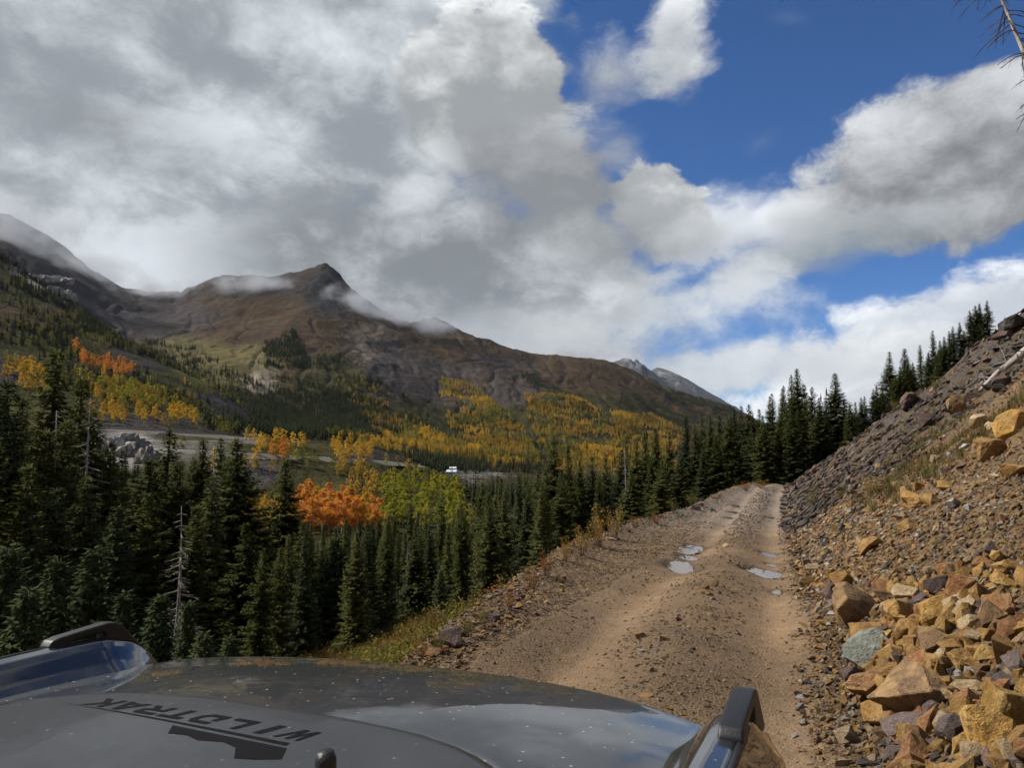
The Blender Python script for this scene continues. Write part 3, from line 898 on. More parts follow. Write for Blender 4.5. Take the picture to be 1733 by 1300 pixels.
def spruce(seed, H=16.0, R=1.9, bare=0.06, gap=0.10, ragged=0.35):
    rg = random.Random(seed)
    tr = MB()
    n = 9
    lean = (rg.uniform(-.01, .01), rg.uniform(-.01, .01))
    def axis(t): return Vector((lean[0] * H * t + 0.06 * math.sin(t * 5 + seed), lean[1] * H * t, H * t))
    tr.tube([axis(i / n) for i in range(n + 1)], [0.20 * H / 16 * (1 - i / n) ** 0.85 + 0.012 for i in range(n + 1)], 7)
    cr = MB()
    z = bare * H
    while z < H * 0.99:
        t = z / H
        prof = (1 - t ** 1.15) ** 1.0 * (0.75 + 0.25 * min(1, (t - bare) / 0.12 + 0.25)) * (1 + 0.22 * math.sin(t * 9 + seed * 1.7))
        nb = rg.choice((4, 5, 6)) if t < .9 else 4
        a0 = rg.uniform(0, 2 * PI)
        for k in range(nb):
            if rg.random() < gap: continue
            a = a0 + k * 2 * PI / nb + rg.uniform(-.35, .35)
            L = (R * prof * rg.uniform(1 - ragged, 1 + ragged * 0.6)) + 0.14
            o = axis(t)
            ca, sa = math.cos(a), math.sin(a)
            out = Vector((ca, sa, 0)); sd = Vector((-sa, ca, 0))
            droop = -0.55 * (1 - t) - 0.05 + rg.uniform(-.12, .12) + 0.55 * max(0, t - .75) * 4
            pts = []
            m = 4
            for q in range(m + 1):
                s = q / m
                pts.append(o + out * (L * s) + Vector((0, 0, L * (droop * s + 0.30 * s * s * s))))
            if L > 0.5:
                tr.tube([pts[0], pts[2], pts[4]], [0.022 * L + .006, 0.012 * L + .004, 0.004], 3, False)
            nt = max(3, int(L / 0.115))
            for q in range(nt):
                s = 0.10 + 0.90 * (q + rg.random()) / nt
                f = s * m; i = min(int(f), m - 1); p = pts[i].lerp(pts[i + 1], f - i)
                tw = (0.46 * (1 - 0.5 * s) + 0.10) * min(1.0, 0.45 + L * .45)
                for sg in (-1, 1):
                    d = (out * rg.uniform(.35, .9) + sd * sg * rg.uniform(.5, 1.0) + Vector((0, 0, rg.uniform(-.75, .10)))).normalized()
                    w = d.cross(Vector((rg.uniform(-.4, .4), rg.uniform(-.4, .4), 1))).normalized()
                    cr.blade(p, d, tw * rg.uniform(.75, 1.25), tw * 0.21, w)
                if rg.random() < .7:
                    d = (out * rg.uniform(.2, .8) + Vector((0, 0, rg.uniform(-1.0, -.2)))).normalized()
                    cr.blade(p, d, tw * 0.95, tw * 0.22, sd)
            cr.blade(pts[-1] - out * .1, (out + Vector((0, 0, .25))).normalized(), 0.26, 0.06, sd)
        z += (0.30 - 0.10 * t) * rg.uniform(.8, 1.2) * (H / 16) ** 0.5
    top = axis(1.0)
    for k in range(6):
        a = k * PI / 3
        cr.blade(top - Vector((0, 0, .35)), Vector((math.cos(a) * .35, math.sin(a) * .35, 1)).normalized(), 0.45, 0.05, Vector((-math.sin(a), math.cos(a), 0)))
    return tr, cr

def far_spruce(seed, H=16.0, R=2.0):
    rg = random.Random(seed)
    cr = MB()
    lay = 15
    for i in range(lay):
        t = i / lay
        z = H * (0.05 + 0.93 * t)
        rad = R * (1 - t) ** 0.85 * rg.uniform(.8, 1.1) + .15
        nb = 8
        a0 = rg.uniform(0, 6.28)
        for k in range(nb):
            a = a0 + 2 * PI * k / nb + rg.uniform(-.2, .2)
            rr = rad * rg.uniform(.65, 1.2)
            out = Vector((math.cos(a), math.sin(a), 0)); sd = Vector((-out.y, out.x, 0))
            d = (out + Vector((0, 0, -0.55))).normalized()
            cr.blade(Vector((0, 0, z + rr * .25)), d, rr * 1.12, rr * .42, sd)
    for k in range(4):
        a = k * PI / 4
        cr.blade(Vector((0, 0, H * .90)), Vector((0, 0, 1)), H * .11, .12, Vector((math.cos(a), math.sin(a), 0)))
    tr = MB(); tr.tube([(0, 0, 0), (0, 0, H * .5)], [.18, .08], 5)
    return tr, cr

def aspen(seed, H=12.0, leaves=1500, leaf=0.24, spread=2.0, low=0.22):
    rg = random.Random(seed)
    tr = MB()
    bx, by = rg.uniform(-.3, .3), rg.uniform(-.3, .3)
    ax = lambda t: Vector((bx * math.sin(t * 2.5), by * math.sin(t * 3), H * .95 * t))
    tr.tube([ax(i / 6) for i in range(7)], [0.13 * (1 - i / 6.3) + .01 for i in range(7)], 6)
    cr = MB()
    clumps = []
    for k in range(26):
        t = low + (1 - low) * (k + rg.random()) / 26
        env = spread * math.sin(PI * min(1, max(0.02, (t - low) / (1 - low))) ** 0.75) ** 0.8 + .15
        a = rg.uniform(0, 2 * PI); rr = env * math.sqrt(rg.random()) * .95
        c = ax(t) + Vector((math.cos(a) * rr, math.sin(a) * rr, rg.uniform(-.2, .3)))
        clumps.append((c, rg.uniform(.45, .85) * (0.6 + .4 * env / spread)))
        if k % 2 == 0:
            tr.tube([ax(max(0, t - .10)), ax(t - .04).lerp(c, .5), c], [.035, .02, .008], 4, False)
    for q in range(leaves):
        c, s = rg.choice(clumps)
        d = Vector((rg.gauss(0, 1), rg.gauss(0, 1), rg.gauss(0, 1))).normalized()
        p = c + d * s * rg.random() ** 0.4
        e = Vector((rg.gauss(0, 1), rg.gauss(0, 1), rg.gauss(0, 1))).normalized()
        w = e.cross(Vector((rg.gauss(0, 1), rg.gauss(0, 1), rg.gauss(0, 1)))).normalized()
        L = leaf * rg.uniform(.7, 1.3)
        cr.blade(p, e, L, L * .42, w)
    return tr, cr

def shrub(seed, H=1.2, spread=0.7, stems=26, leaves=520, leaf=0.055):
    rg = random.Random(seed)
    tr = MB(); cr = MB()
    tips = []
    for k in range(stems):
        a = rg.uniform(0, 6.28); r0 = rg.uniform(0, .22) * spread; r1 = rg.uniform(.2, 1.0) * spread
        h = H * rg.uniform(.55, 1.0)
        p0 = Vector((math.cos(a) * r0, math.sin(a) * r0, -0.05)); p2 = Vector((math.cos(a) * r1, math.sin(a) * r1, h))
        p1 = p0.lerp(p2, .5) + Vector((0, 0, .12 * h))
        tr.tube([p0, p1, p2], [.009, .006, .003], 3, False)
        tips.append((p0, p1, p2))
    for q in range(leaves):
        p0, p1, p2 = rg.choice(tips)
        s = rg.uniform(.25, 1.02)
        p = p0.lerp(p1, s * 2) if s < .5 else p1.lerp(p2, s * 2 - 1)
        p = p + Vector((rg.gauss(0, .05), rg.gauss(0, .05), rg.gauss(0, .05)))
        e = Vector((rg.gauss(0, 1), rg.gauss(0, 1), rg.gauss(0, .8))).normalized()
        w = e.cross(Vector((rg.gauss(0, 1), rg.gauss(0, 1), rg.gauss(0, 1)))).normalized()
        L = leaf * rg.uniform(.6, 1.4)
        cr.blade(p, e, L, L * .40, w)
    return tr, cr

def snag(seed, H=16.0, droop=-0.5, start=.12, longest=2.2, dens=1.0):
    """Dead spruce: bare trunk with drooping grey twigs."""
    rg = random.Random(seed)
    tr = MB(); br = MB()
    ax = lambda t: Vector((0.15 * math.sin(t * 4 + seed), 0.1 * math.sin(t * 3), H * t))
    tr.tube([ax(i / 9) for i in range(10)], [0.17 * H / 16 * (1 - i / 9.0) ** .9 + .012 for i in range(10)], 7)
    z = start * H
    while z < H * .97:
        t = z / H
        for k in range(rg.choice((2, 3, 4))):
            a = rg.uniform(0, 6.28)
            L = longest * (1 - t) ** .8 * rg.uniform(.35, 1.0) + .15
            out = Vector((math.cos(a), math.sin(a), 0)); sd = Vector((-out.y, out.x, 0))
            p0 = ax(t)
            P = [p0]
            for q in range(1, 5):
                s = q / 4
                P.append(p0 + out * L * s + Vector((0, 0, L * (droop * s + .15 * s * s))) + sd * rg.uniform(-.06, .06) * L)
            br.tube(P, [.020, .016, .012, .008, .004], 4, False)
            for q in range(int(3 + L * 3 * dens)):
                s = rg.uniform(.25, 1)
                f = s * 4; i = min(int(f), 3); p = P[i].lerp(P[i + 1], f - i)
                d = (out * .7 + sd * rg.choice((-1, 1)) * rg.uniform(.3, .9) + Vector((0, 0, rg.uniform(-.9, .0)))).normalized()
                l2 = rg.uniform(.2, .55) * min(1, L)
                br.tube([p, p + d * l2 * .5, p + d * l2 + Vector((0, 0, -.08 * l2))], [.007, .005, .003], 3, False)
        z += rg.uniform(.22, .5)
    return tr, br

def protos(fn, seeds, stem_mat, leaf_mat, nm, **kw):
    res = []
    for s in seeds:
        t, c = fn(s, **kw)
        res.append((t.mesh(nm + '_trunk', stem_mat, True), c.mesh(nm + '_crown', leaf_mat)))
    return res

SPR = (protos(spruce, (1, 2), M_BARK, M_NEEDLE, 'spruce', H=16.0, R=2.9, gap=.06, ragged=.3)
       + protos(spruce, (3,), M_BARK, M_NEEDLE, 'spruce', H=16.0, R=2.3, gap=.12, ragged=.45)
       + protos(spruce, (4,), M_BARK, M_NEEDLE, 'spruce', H=16.0, R=3.3, gap=.12, ragged=.55, bare=.10)
       + protos(spruce, (5, 9), M_BARK, M_NEEDLE, 'spruce', H=16.0, R=2.5, gap=.22, ragged=.65, bare=.03)
       + protos(spruce, (10,), M_BARK, M_NEEDLE_B, 'spruce', H=16.0, R=2.7, gap=.10, ragged=.4))
YNG = protos(spruce, (6, 7, 8), M_BARK, M_NEEDLE_B, 'young_spruce', H=6.0, R=1.35, bare=.03)
DEADT = protos(snag, (11, 12), M_DEAD, M_DEAD, 'snag')

def recolor(pr, mat):
    out = []
    for t, c in pr:
        d = c.copy(); d.materials.clear(); d.materials.append(mat); out.append((t, d))
    return out
ASP_G = protos(aspen, (21, 22, 23, 24), M_ASPBARK, M_GREENY, 'aspen', leaves=2600, leaf=.25)
ASP_O = recolor(ASP_G, M_ORANGE)
ASP_Y = recolor(ASP_G, M_YELLOW)
ASP_D = recolor(ASP_G, M_GOLDEN)
SHRUB_Y = protos(shrub, (31, 32), M_STEM, M_WILLOW, 'shrub')
SHRUB_R = recolor(SHRUB_Y, M_RUSTL)
SHRUB_G = recolor(SHRUB_Y, M_OLIVEL)

def plant(name, pr, loc, height, proto_h, width=1.0, label='', cat='tree', group=None, parts=('trunk', 'crown'), rot=None, tilt=None):
    root = empty(name, (float(loc[0]), float(loc[1]), float(loc[2])))
    s = height / proto_h
    root.scale = (s * width, s * width, s)
    root.rotation_euler = (tilt[0] if tilt else 0, tilt[1] if tilt else 0, random.uniform(0, 6.28) if rot is None else rot)
    if tilt is None and cat in ('spruce', 'aspen'): root.rotation_euler = (random.gauss(0, .018), random.gauss(0, .018), root.rotation_euler[2])
    for nm, me in zip(parts, pr):
        link(bpy.data.objects.new(nm, me), root)
    tag(root, label, cat, group)
    return root

# ------------------------------------------------------------------ scattered masses (kind stuff)
def scatter(name, P, S, ROT, IDX, meshes, label, cat):
    """Points that carry copies of small prototypes: for what nobody could count."""
    me = bpy.data.meshes.new(name)
    P = np.asarray(P, dtype=np.float32)
    me.vertices.add(len(P)); me.vertices.foreach_set('co', P.ravel())
    for an, ty, dat in (('scl', 'FLOAT_VECTOR', np.asarray(S, dtype=np.float32)), ('rot', 'FLOAT_VECTOR', np.asarray(ROT, dtype=np.float32))):
        a = me.attributes.new(an, ty, 'POINT'); a.data.foreach_set('vector', dat.ravel())
    a = me.attributes.new('pick', 'INT', 'POINT'); a.data.foreach_set('value', np.asarray(IDX, dtype=np.int32))
    o = link(bpy.data.objects.new(name, me))
    coll = bpy.data.collections.new(name + '_kinds')
    for i, m in enumerate(meshes):
        coll.objects.link(bpy.data.objects.new('%s_kind_%02d' % (name, i), m))
    ng = bpy.data.node_groups.new(name + '_scatter', 'GeometryNodeTree')
    ng.interface.new_socket('Geometry', in_out='INPUT', socket_type='NodeSocketGeometry')
    ng.interface.new_socket('Geometry', in_out='OUTPUT', socket_type='NodeSocketGeometry')
    N, Lk = ng.nodes, ng.links
    gi = N.new('NodeGroupInput'); go = N.new('NodeGroupOutput')
    ip = N.new('GeometryNodeInstanceOnPoints')
    ci = N.new('GeometryNodeCollectionInfo')
    ci.inputs['Collection'].default_value = coll
    ci.inputs['Separate Children'].default_value = True
    ci.inputs['Reset Children'].default_value = True
    def attr(nm, ty):
        nd = N.new('GeometryNodeInputNamedAttribute'); nd.data_type = ty; nd.inputs['Name'].default_value = nm
        return nd.outputs['Attribute']
    er = N.new('FunctionNodeEulerToRotation')
    Lk.new(attr('rot', 'FLOAT_VECTOR'), er.inputs[0])
    Lk.new(gi.outputs[0], ip.inputs['Points'])
    Lk.new(ci.outputs[0], ip.inputs['Instance'])
    ip.inputs['Pick Instance'].default_value = True
    Lk.new(attr('pick', 'INT'), ip.inputs['Instance Index'])
    Lk.new(er.outputs[0], ip.inputs['Rotation'])
    Lk.new(attr('scl', 'FLOAT_VECTOR'), ip.inputs['Scale'])
    Lk.new(ip.outputs[0], go.inputs[0])
    md = o.modifiers.new('scatter', 'NODES'); md.node_group = ng
    tag(o, label, cat, kind='stuff')
    return o

def joined(pr):
    """Trunk and crown in one mesh, for masses of distant trees."""
    t, c = pr
    me = bpy.data.meshes.new('distant_tree')
    V = [tuple(v.co) for v in t.vertices] + [tuple(v.co) for v in c.vertices]
    n0 = len(t.vertices)
    F = [tuple(p.vertices) for p in t.polygons] + [tuple(i + n0 for i in p.vertices) for p in c.polygons]
    me.from_pydata(V, [], F)
    me.materials.append(t.materials[0]); me.materials.append(c.materials[0])
    mi = [0] * len(t.polygons) + [1] * len(c.polygons)
    me.polygons.foreach_set('material_index', mi)
    me.update()
    return me

# ------------------------------------------------------------------ the conifers one can pick out
GROUND_AT = lambda x, y: float(ground(np.array([x]), np.array([y]))[0])
def top_tree(px, py, r, hmin=5.0, hmax=25.0):
    """Foot and height of a tree whose tip shows at a pixel, r metres away."""
    d = ray(px, py); k = r / math.hypot(d[0], d[1])
    x, y, zt = d[0] * k, d[1] * k, EYE + d[2] * k
    g = GROUND_AT(x, y)
    return (x, y, g - 0.15), min(max(zt - g, hmin), hmax)

def spruce_at(px, py, r, label, group=None, width=1.0, pr=None, hmin=5.0, hmax=25.0):
    loc, h = top_tree(px, py, r, hmin, hmax)
    return plant('spruce_tree', pr or random.choice(SPR), loc, h, 16.0, width * (1.0 if h > 9 else 1.0 + .6 * (9 - h) / 7), label, 'spruce', group)

KEY = [
    (92, 586, 52, 1.25, 'tallest dark spruce standing at the bottom end of the highway hillside view'),
    (22, 640, 47, 1.25, 'broad dark spruce at the picture edge beside the tallest spruce'),
    (130, 632, 58, 1.2, 'dark spruce close against the tallest one, its tip lower and nearer the rock knob'),
    (277, 720, 62, 1.3, 'spruce with open layered top standing before the highway loop'),
    (346, 738, 62, 1.1, 'slim spruce between the layered-top one and the dense dark pair'),
    (405, 738, 52, 1.35, 'dense columnar spruce just left of the orange aspens'),
    (483, 775, 70, 1.25, 'spruce rising in front of the orange aspen clump'),
    (935, 733, 58, 1.35, 'tall bulky spruce standing out before the yellow mountainside'),
    (1415, 628, 60, 1.5, 'solitary tall spruce against white cloud beside the talus toe'),
    (1347, 621, 62, 1.2, 'tallest of the spruces where the track disappears'),
    (1337, 632, 64, 1.0, 'slim spruce tight beside the tallest one at the track end'),
    (1373, 652, 60, 1.0, 'narrow spruce between the track-end stand and the solitary spruce'),
    (1531, 610, 64, 1.2, 'largest spruce on the talus skyline'),
    (1557, 606, 66, 0.9, 'open-branched spruce next to the largest one on the talus skyline'),
    (1582, 601, 66, 0.9, 'thin-topped spruce standing alone on the talus skyline'),
    (1505, 653, 62, 1.1, 'dense pointed spruce low on the talus skyline'),
]
for px_, py_, r_, w_, lab in KEY:
    spruce_at(px_, py_, r_, lab, None, w_ * (1.22 if px_ < 500 else 1.0))
SKYL = [(1440, 750, 58), (1456, 725, 59), (1484, 698, 60), (1538, 640, 64), (1570, 622, 65), (1448, 742, 60), (1463, 716, 60), (1477, 706, 60), (1490, 690, 62), (1516, 668, 63), (1523, 650, 64), (1546, 630, 66), (1592, 615, 66), (1599, 613, 65), (1608, 612, 66), (1615, 604, 66), (1625, 596, 66), (1634, 588, 67), (1643, 571, 66), (1651, 569, 66), (1661, 577, 66), (1672, 573, 66)]
for px_, py_, r_ in SKYL:
    spruce_at(px_, py_ - 9, r_ - 3, 'small dark spruce in the file along the talus skyline', 'small spruces on the talus skyline', 0.95, hmin=3.0)
ENDS = [(1245, 690, 66), (1256, 684, 70), (1268, 682, 64), (1283, 690, 60), (1299, 668, 64), (1309, 664, 68), (1322, 655, 66), (1330, 650, 70), (1360, 648, 66), (1388, 700, 58), (1400, 690, 66), (1428, 690, 64), (1292, 700, 57), (1316, 690, 58), (1340, 690, 57), (1355, 690, 60), (1275, 700, 60), (1236, 700, 62)]
for px_, py_, r_ in ENDS:
    spruce_at(px_, py_, r_, 'dark spruce in the tight stand closing off the end of the track', 'spruces at the track end', random.uniform(.9, 1.15))
EDGE = [(820, 812, 66), (845, 806, 74), (880, 800, 64), (905, 790, 60), (965, 748, 62), (985, 775, 60), (1003, 770, 58), (1022, 765, 63), (1046, 758, 58), (1062, 752, 66), (1076, 744, 60), (1091, 726, 62), (1112, 722, 66), (1134, 728, 58), (1160, 702, 64), (1178, 716, 58), (1187, 705, 66), (1203, 708, 60), (1217, 700, 64), (1228, 705, 58), (950, 790, 50), (1015, 800, 48), (1100, 770, 52), (1150, 760, 52), (1065, 790, 50), (1190, 755, 54), (1120, 790, 48), (925, 820, 46), (1215, 750, 54)]
for px_, py_, r_ in EDGE:
    spruce_at(px_, py_, r_, 'dark spruce in the row growing below the outer brink of the track', 'spruces along the brink', random.uniform(0.95, 1.2))
LEFT = [(5, 660, 44), (52, 668, 60), (165, 690, 66), (60, 720, 42), (112, 705, 44), (190, 745, 56), (215, 760, 64), (235, 770, 50), (300, 775, 48), (322, 770, 70), (376, 738, 66), (40, 780, 38), (150, 800, 40), (250, 830, 42), (360, 800, 44), (330, 850, 40), (-30, 640, 46), (-60, 600, 56), (-20, 720, 38), (200, 850, 38), (90, 820, 36), (420, 880, 42), (515, 880, 56)]
for px_, py_, r_ in LEFT:
    spruce_at(px_, py_, r_, 'near-black spruce in the shaded stand below the vehicle', 'spruces in the shaded stand', random.uniform(1.2, 1.65))

ORD = 'first second third fourth fifth sixth seventh eighth ninth tenth eleventh twelfth thirteenth fourteenth fifteenth sixteenth seventeenth eighteenth nineteenth twentieth twenty-first twenty-second twenty-third twenty-fourth twenty-fifth twenty-sixth twenty-seventh twenty-eighth twenty-ninth thirtieth'.split()
def number_row(group, text):
    row = [o for o in COL.objects if o.get('group') == group and o.parent is None]
    row.sort(key=lambda o: o.location.x / max(o.location.y, .1))
    for k, o in enumerate(row):
        o['label'] = text % ORD[k]
number_row('small spruces on the talus skyline', 'small dark spruce on the talus skyline, %s in the file counted going uphill')
number_row('spruces at the track end', 'dark spruce in the stand closing off the track, %s tip from the valley side')
number_row('spruces along the brink', 'dark spruce below the outer brink of the track, %s tip from the vehicle side')
number_row('spruces in the shaded stand', 'near-black spruce in the shaded stand below the vehicle, %s tip from the picture edge')

# the wood on the slope below the track
n_wood = 0
placed = []
for k in range(9000):
    if n_wood >= 175: break
    px_ = random.uniform(430, 930)
    r_ = 30 * (230 / 30) ** random.random() ** 0.75
    az_ = azim(px_); x, y = math.sin(az_) * r_, math.cos(az_) * r_
    if (x - road_x(y)) * C20 > -road_left(y) - 5.5: continue
    if any((x - a) ** 2 + (y - b) ** 2 < (2.3 + r_ * 0.012) ** 2 for a, b in placed): continue
    g = GROUND_AT(x, y)
    limit = np.interp(px_, [430, 520, 640, 760, 820, 880, 930], [905, 892, 885, 866, 842, 812, 800]) + random.uniform(-14, 40)
    ztop = EYE + elev(px_, limit) * r_
    h = min(ztop - g, random.uniform(9.5, 19) + 4 * (random.random() < .15))
    if h < 6.0: continue
    placed.append((x, y)); n_wood += 1
    far_ = r_ > 120
    plant('spruce_tree', random.choice(SPR), (x, y, g - .2), h, 16.0, random.uniform(.9, 1.2), 'green spruce deep in the wood that fills the slope before the bright aspens' if far_ else 'dark green spruce at the near side of the wood below the track brink', 'spruce', 'spruces in the far half of the wood' if far_ else 'spruces in the near half of the wood')

# young spruces and snags close to the vehicle
YS = [(98, 938, 24, 'pale-tipped young spruce right behind the vehicle brush guard handle'), (212, 998, 21, 'small bright young spruce beside the far fender tip'), (322, 1012, 21, 'young spruce standing alone just over the far hood edge'), (345, 1065, 20, 'tiny pale spruce at the hood edge'), (8, 925, 26, 'young spruce with pale tip at the picture edge'), (32, 920, 30, 'dark young spruce beside the one at the picture edge'), (158, 925, 30, 'thin young spruce in the shade between two pale-tipped ones'), (278, 1000, 24, 'dim young spruce beneath the bare snag'), (390, 1070, 22, 'smallest young spruce showing over the hood'), (60, 990, 22, 'bushy young spruce above the slash heap'), (570, 905, 48, 'young green spruce with clear pointed top in the near wood'), (745, 960, 40, 'young spruce close under the track brink'), (700, 930, 52, 'slim young spruce before the tall wood'), (800, 1000, 30, 'bushy young spruce leaning over the rubble bank')]
for px_, py_, r_, lab in YS:
    loc, h = top_tree(px_, py_, r_, 1.2, 15)
    plant('spruce_tree', random.choice(YNG), loc, h, 6.0, random.uniform(.85, 1.1), lab, 'spruce')
SN = [(98, 690, 43, 'tall grey dead spruce with bare twigs before the tallest spruce', 1), (158, 668, 48, 'leaning thin dead trunk beside the rock knob', 0), (304, 850, 30, 'bare silver snag with drooping branches above the hood', 0), (362, 745, 50, 'dead grey spruce between two living dark ones', 1), (1057, 757, 52, 'pale dead spruce pole among the brink spruces', 1), (690, 900, 62, 'thin dead spruce pole in the wood', 0)]
for px_, py_, r_, lab, k in SN:
    loc, h = top_tree(px_, py_, r_, 3, 24)
    plant('dead_tree', DEADT[k], loc, h, 16.0, 1.0 if r_ > 35 else 1.3, lab, 'dead tree', parts=('trunk', 'branches'))

# ------------------------------------------------------------------ the aspens one can pick out
def aspen_clump(n, px0, px1, r0, r1, tops, pr, label, group, h0=9, h1=14, width=1.0, mind=2.2):
    got = 0; pl = []
    for k in range(n * 40):
        if got >= n: break
        px_ = random.uniform(px0, px1); r_ = random.uniform(r0, r1)
        az_ = azim(px_); x, y = math.sin(az_) * r_, math.cos(az_) * r_
        if any((x - a) ** 2 + (y - b) ** 2 < mind * mind for a, b in pl): continue
        g = GROUND_AT(x, y)
        gy = project(np.array([x]), np.array([y]), np.array([g]))[1][0]
        lim = np.interp(px_, [q[0] for q in tops], [q[1] for q in tops])
        h = random.uniform(h0, h1)
        ty = project(np.array([x]), np.array([y]), np.array([g + h]))[1][0]
        if ty < lim - 3: continue
        pl.append((x, y)); got += 1
        p_ = pr if isinstance(pr, list) else pr(px_, r_)
        plant('aspen_tree', random.choice(p_), (x, y, g - .1), h, 12.0, width * random.uniform(.85, 1.2), label, 'aspen', group)
aspen_clump(58, 503, 642, 236, 300, [(500, 800), (545, 806), (600, 812), (642, 842)], lambda p, r: ASP_O if random.random() < .82 else ASP_Y, 'flame-orange aspen in the bright clump beyond the green wood', 'aspens in the orange clump', 9, 14.5, 1.35)
aspen_clump(22, 425, 505, 225, 262, [(425, 812), (500, 812)], lambda p, r: random.choice((ASP_Y, ASP_D, ASP_Y, ASP_O)), 'pale yellow aspen glimpsed between dark spruces beside the orange clump', 'aspens between the dark spruces', 7, 12)
aspen_clump(66, 650, 800, 240, 350, [(650, 792), (700, 780), (735, 778), (770, 800), (800, 835)], lambda p, r: ASP_G, 'yellow-green aspen in the dense grove below the white buildings', 'aspens in the yellow-green grove', 9, 13, 1.2)
aspen_clump(20, 560, 632, 395, 470, [(560, 722), (632, 732)], ASP_Y, 'lemon-yellow aspen just above the highway cutting', 'yellow aspens above the highway', 8, 13, 1.2)
aspen_clump(9, 448, 490, 375, 405, [(448, 735), (490, 735)], lambda p, r: random.choice((ASP_O, ASP_D, ASP_Y)), 'amber aspen at the highway verge above the grey rubble', 'amber aspens at the highway verge', 8, 12, 1.2)
aspen_clump(24, 6, 74, 560, 680, [(0, 578), (40, 580), (74, 592)], lambda p, r: ASP_Y if random.random() < .75 else ASP_D, 'golden aspen in the clump over the dark scree at the picture edge', 'golden aspens over the scree', 11, 16, 1.3, 3.5)
aspen_clump(40, 150, 262, 560, 720, [(150, 605), (180, 585), (235, 600), (262, 650)], lambda p, r: random.choice((ASP_G, ASP_G, ASP_Y, ASP_D)), 'green-and-gold aspen on the hillside above the highway loop', 'green and gold aspens on the hillside', 11, 16, 1.3, 3.5)
aspen_clump(18, 282, 336, 560, 680, [(280, 652), (336, 655)], ASP_Y, 'yellow aspen at the top of the dark scree patch', 'yellow aspens by the dark scree patch', 10, 14, 1.3, 3.0)
aspen_clump(22, 150, 262, 480, 540, [(150, 668), (262, 680)], lambda p, r: ASP_Y if random.random() < .7 else ASP_D, 'amber-yellow aspen in the row just above the upper highway loop', 'aspens above the upper highway loop', 9, 13, 1.2, 3.0)
aspen_clump(26, 120, 222, 760, 900, [(120, 556), (160, 562), (222, 574)], lambda p, r: ASP_O, 'rust-orange aspen in the high band under the dark hillside spruces', 'rust-orange aspens high on the hillside', 11, 15, 1.5, 3.5)

# ------------------------------------------------------------------ forest masses far away
def pip(px, py, poly):
    ins = np.zeros(px.shape, dtype=bool)
    j = len(poly) - 1
    for i in range(len(poly)):
        xi, yi = poly[i]; xj, yj = poly[j]
        c = ((yi > py) != (yj > py)) & (px < (xj - xi) * (py - yi) / (yj - yi + 1e-9) + xi)
        ins ^= c
        j = i
    return ins

cxm = (GX[:-1, :-1] + GX[1:, 1:])[:618] / 2; cym = (GY[:-1, :-1] + GY[1:, 1:])[:618] / 2; czm = (GZ[:-1, :-1] + GZ[1:, 1:])[:618] / 2
crm = np.hypot(cxm, cym)
CELLA = (AZ[1] - AZ[0]) * crm * (RR[1:] - RR[:-1])[None, :]
CPX, CPY = project(cxm, cym, czm)
PATN = fbm(cxm / 55, cym / 55, 4, 91)
def fill(poly, r0, r1, dens, thin=0.0, seed=1):
    """Random ground points inside a patch, dens per square metre, thinned into clumps."""
    jit = fbm(cxm / 25, cym / 25, 3, 95) * 9
    m = pip(CPX + jit, CPY + jit * .6, poly) & (crm > r0) & (crm < r1)
    dn = dens * np.clip(1 - thin + thin * 2.4 * PATN / 0.5, 0, 1.6)
    lam = np.where(m, CELLA * dn, 0)
    rg = np.random.default_rng(seed)
    cnt = rg.poisson(lam)
    ia, ir = np.nonzero(cnt)
    rep = cnt[ia, ir]
    ia = np.repeat(ia, rep); ir = np.repeat(ir, rep)
    fa = rg.random(len(ia)); fr = rg.random(len(ia))
    a = AZ[ia] + (AZ[1] - AZ[0]) * fa; r = RR[ir] + (RR[ir + 1] - RR[ir]) * fr
    def B(G): return G[ia, ir] * (1 - fa) * (1 - fr) + G[ia + 1, ir] * fa * (1 - fr) + G[ia, ir + 1] * (1 - fa) * fr + G[ia + 1, ir + 1] * fa * fr
    return np.stack([np.sin(a) * r, np.cos(a) * r, B(GZ) - 0.3], -1)

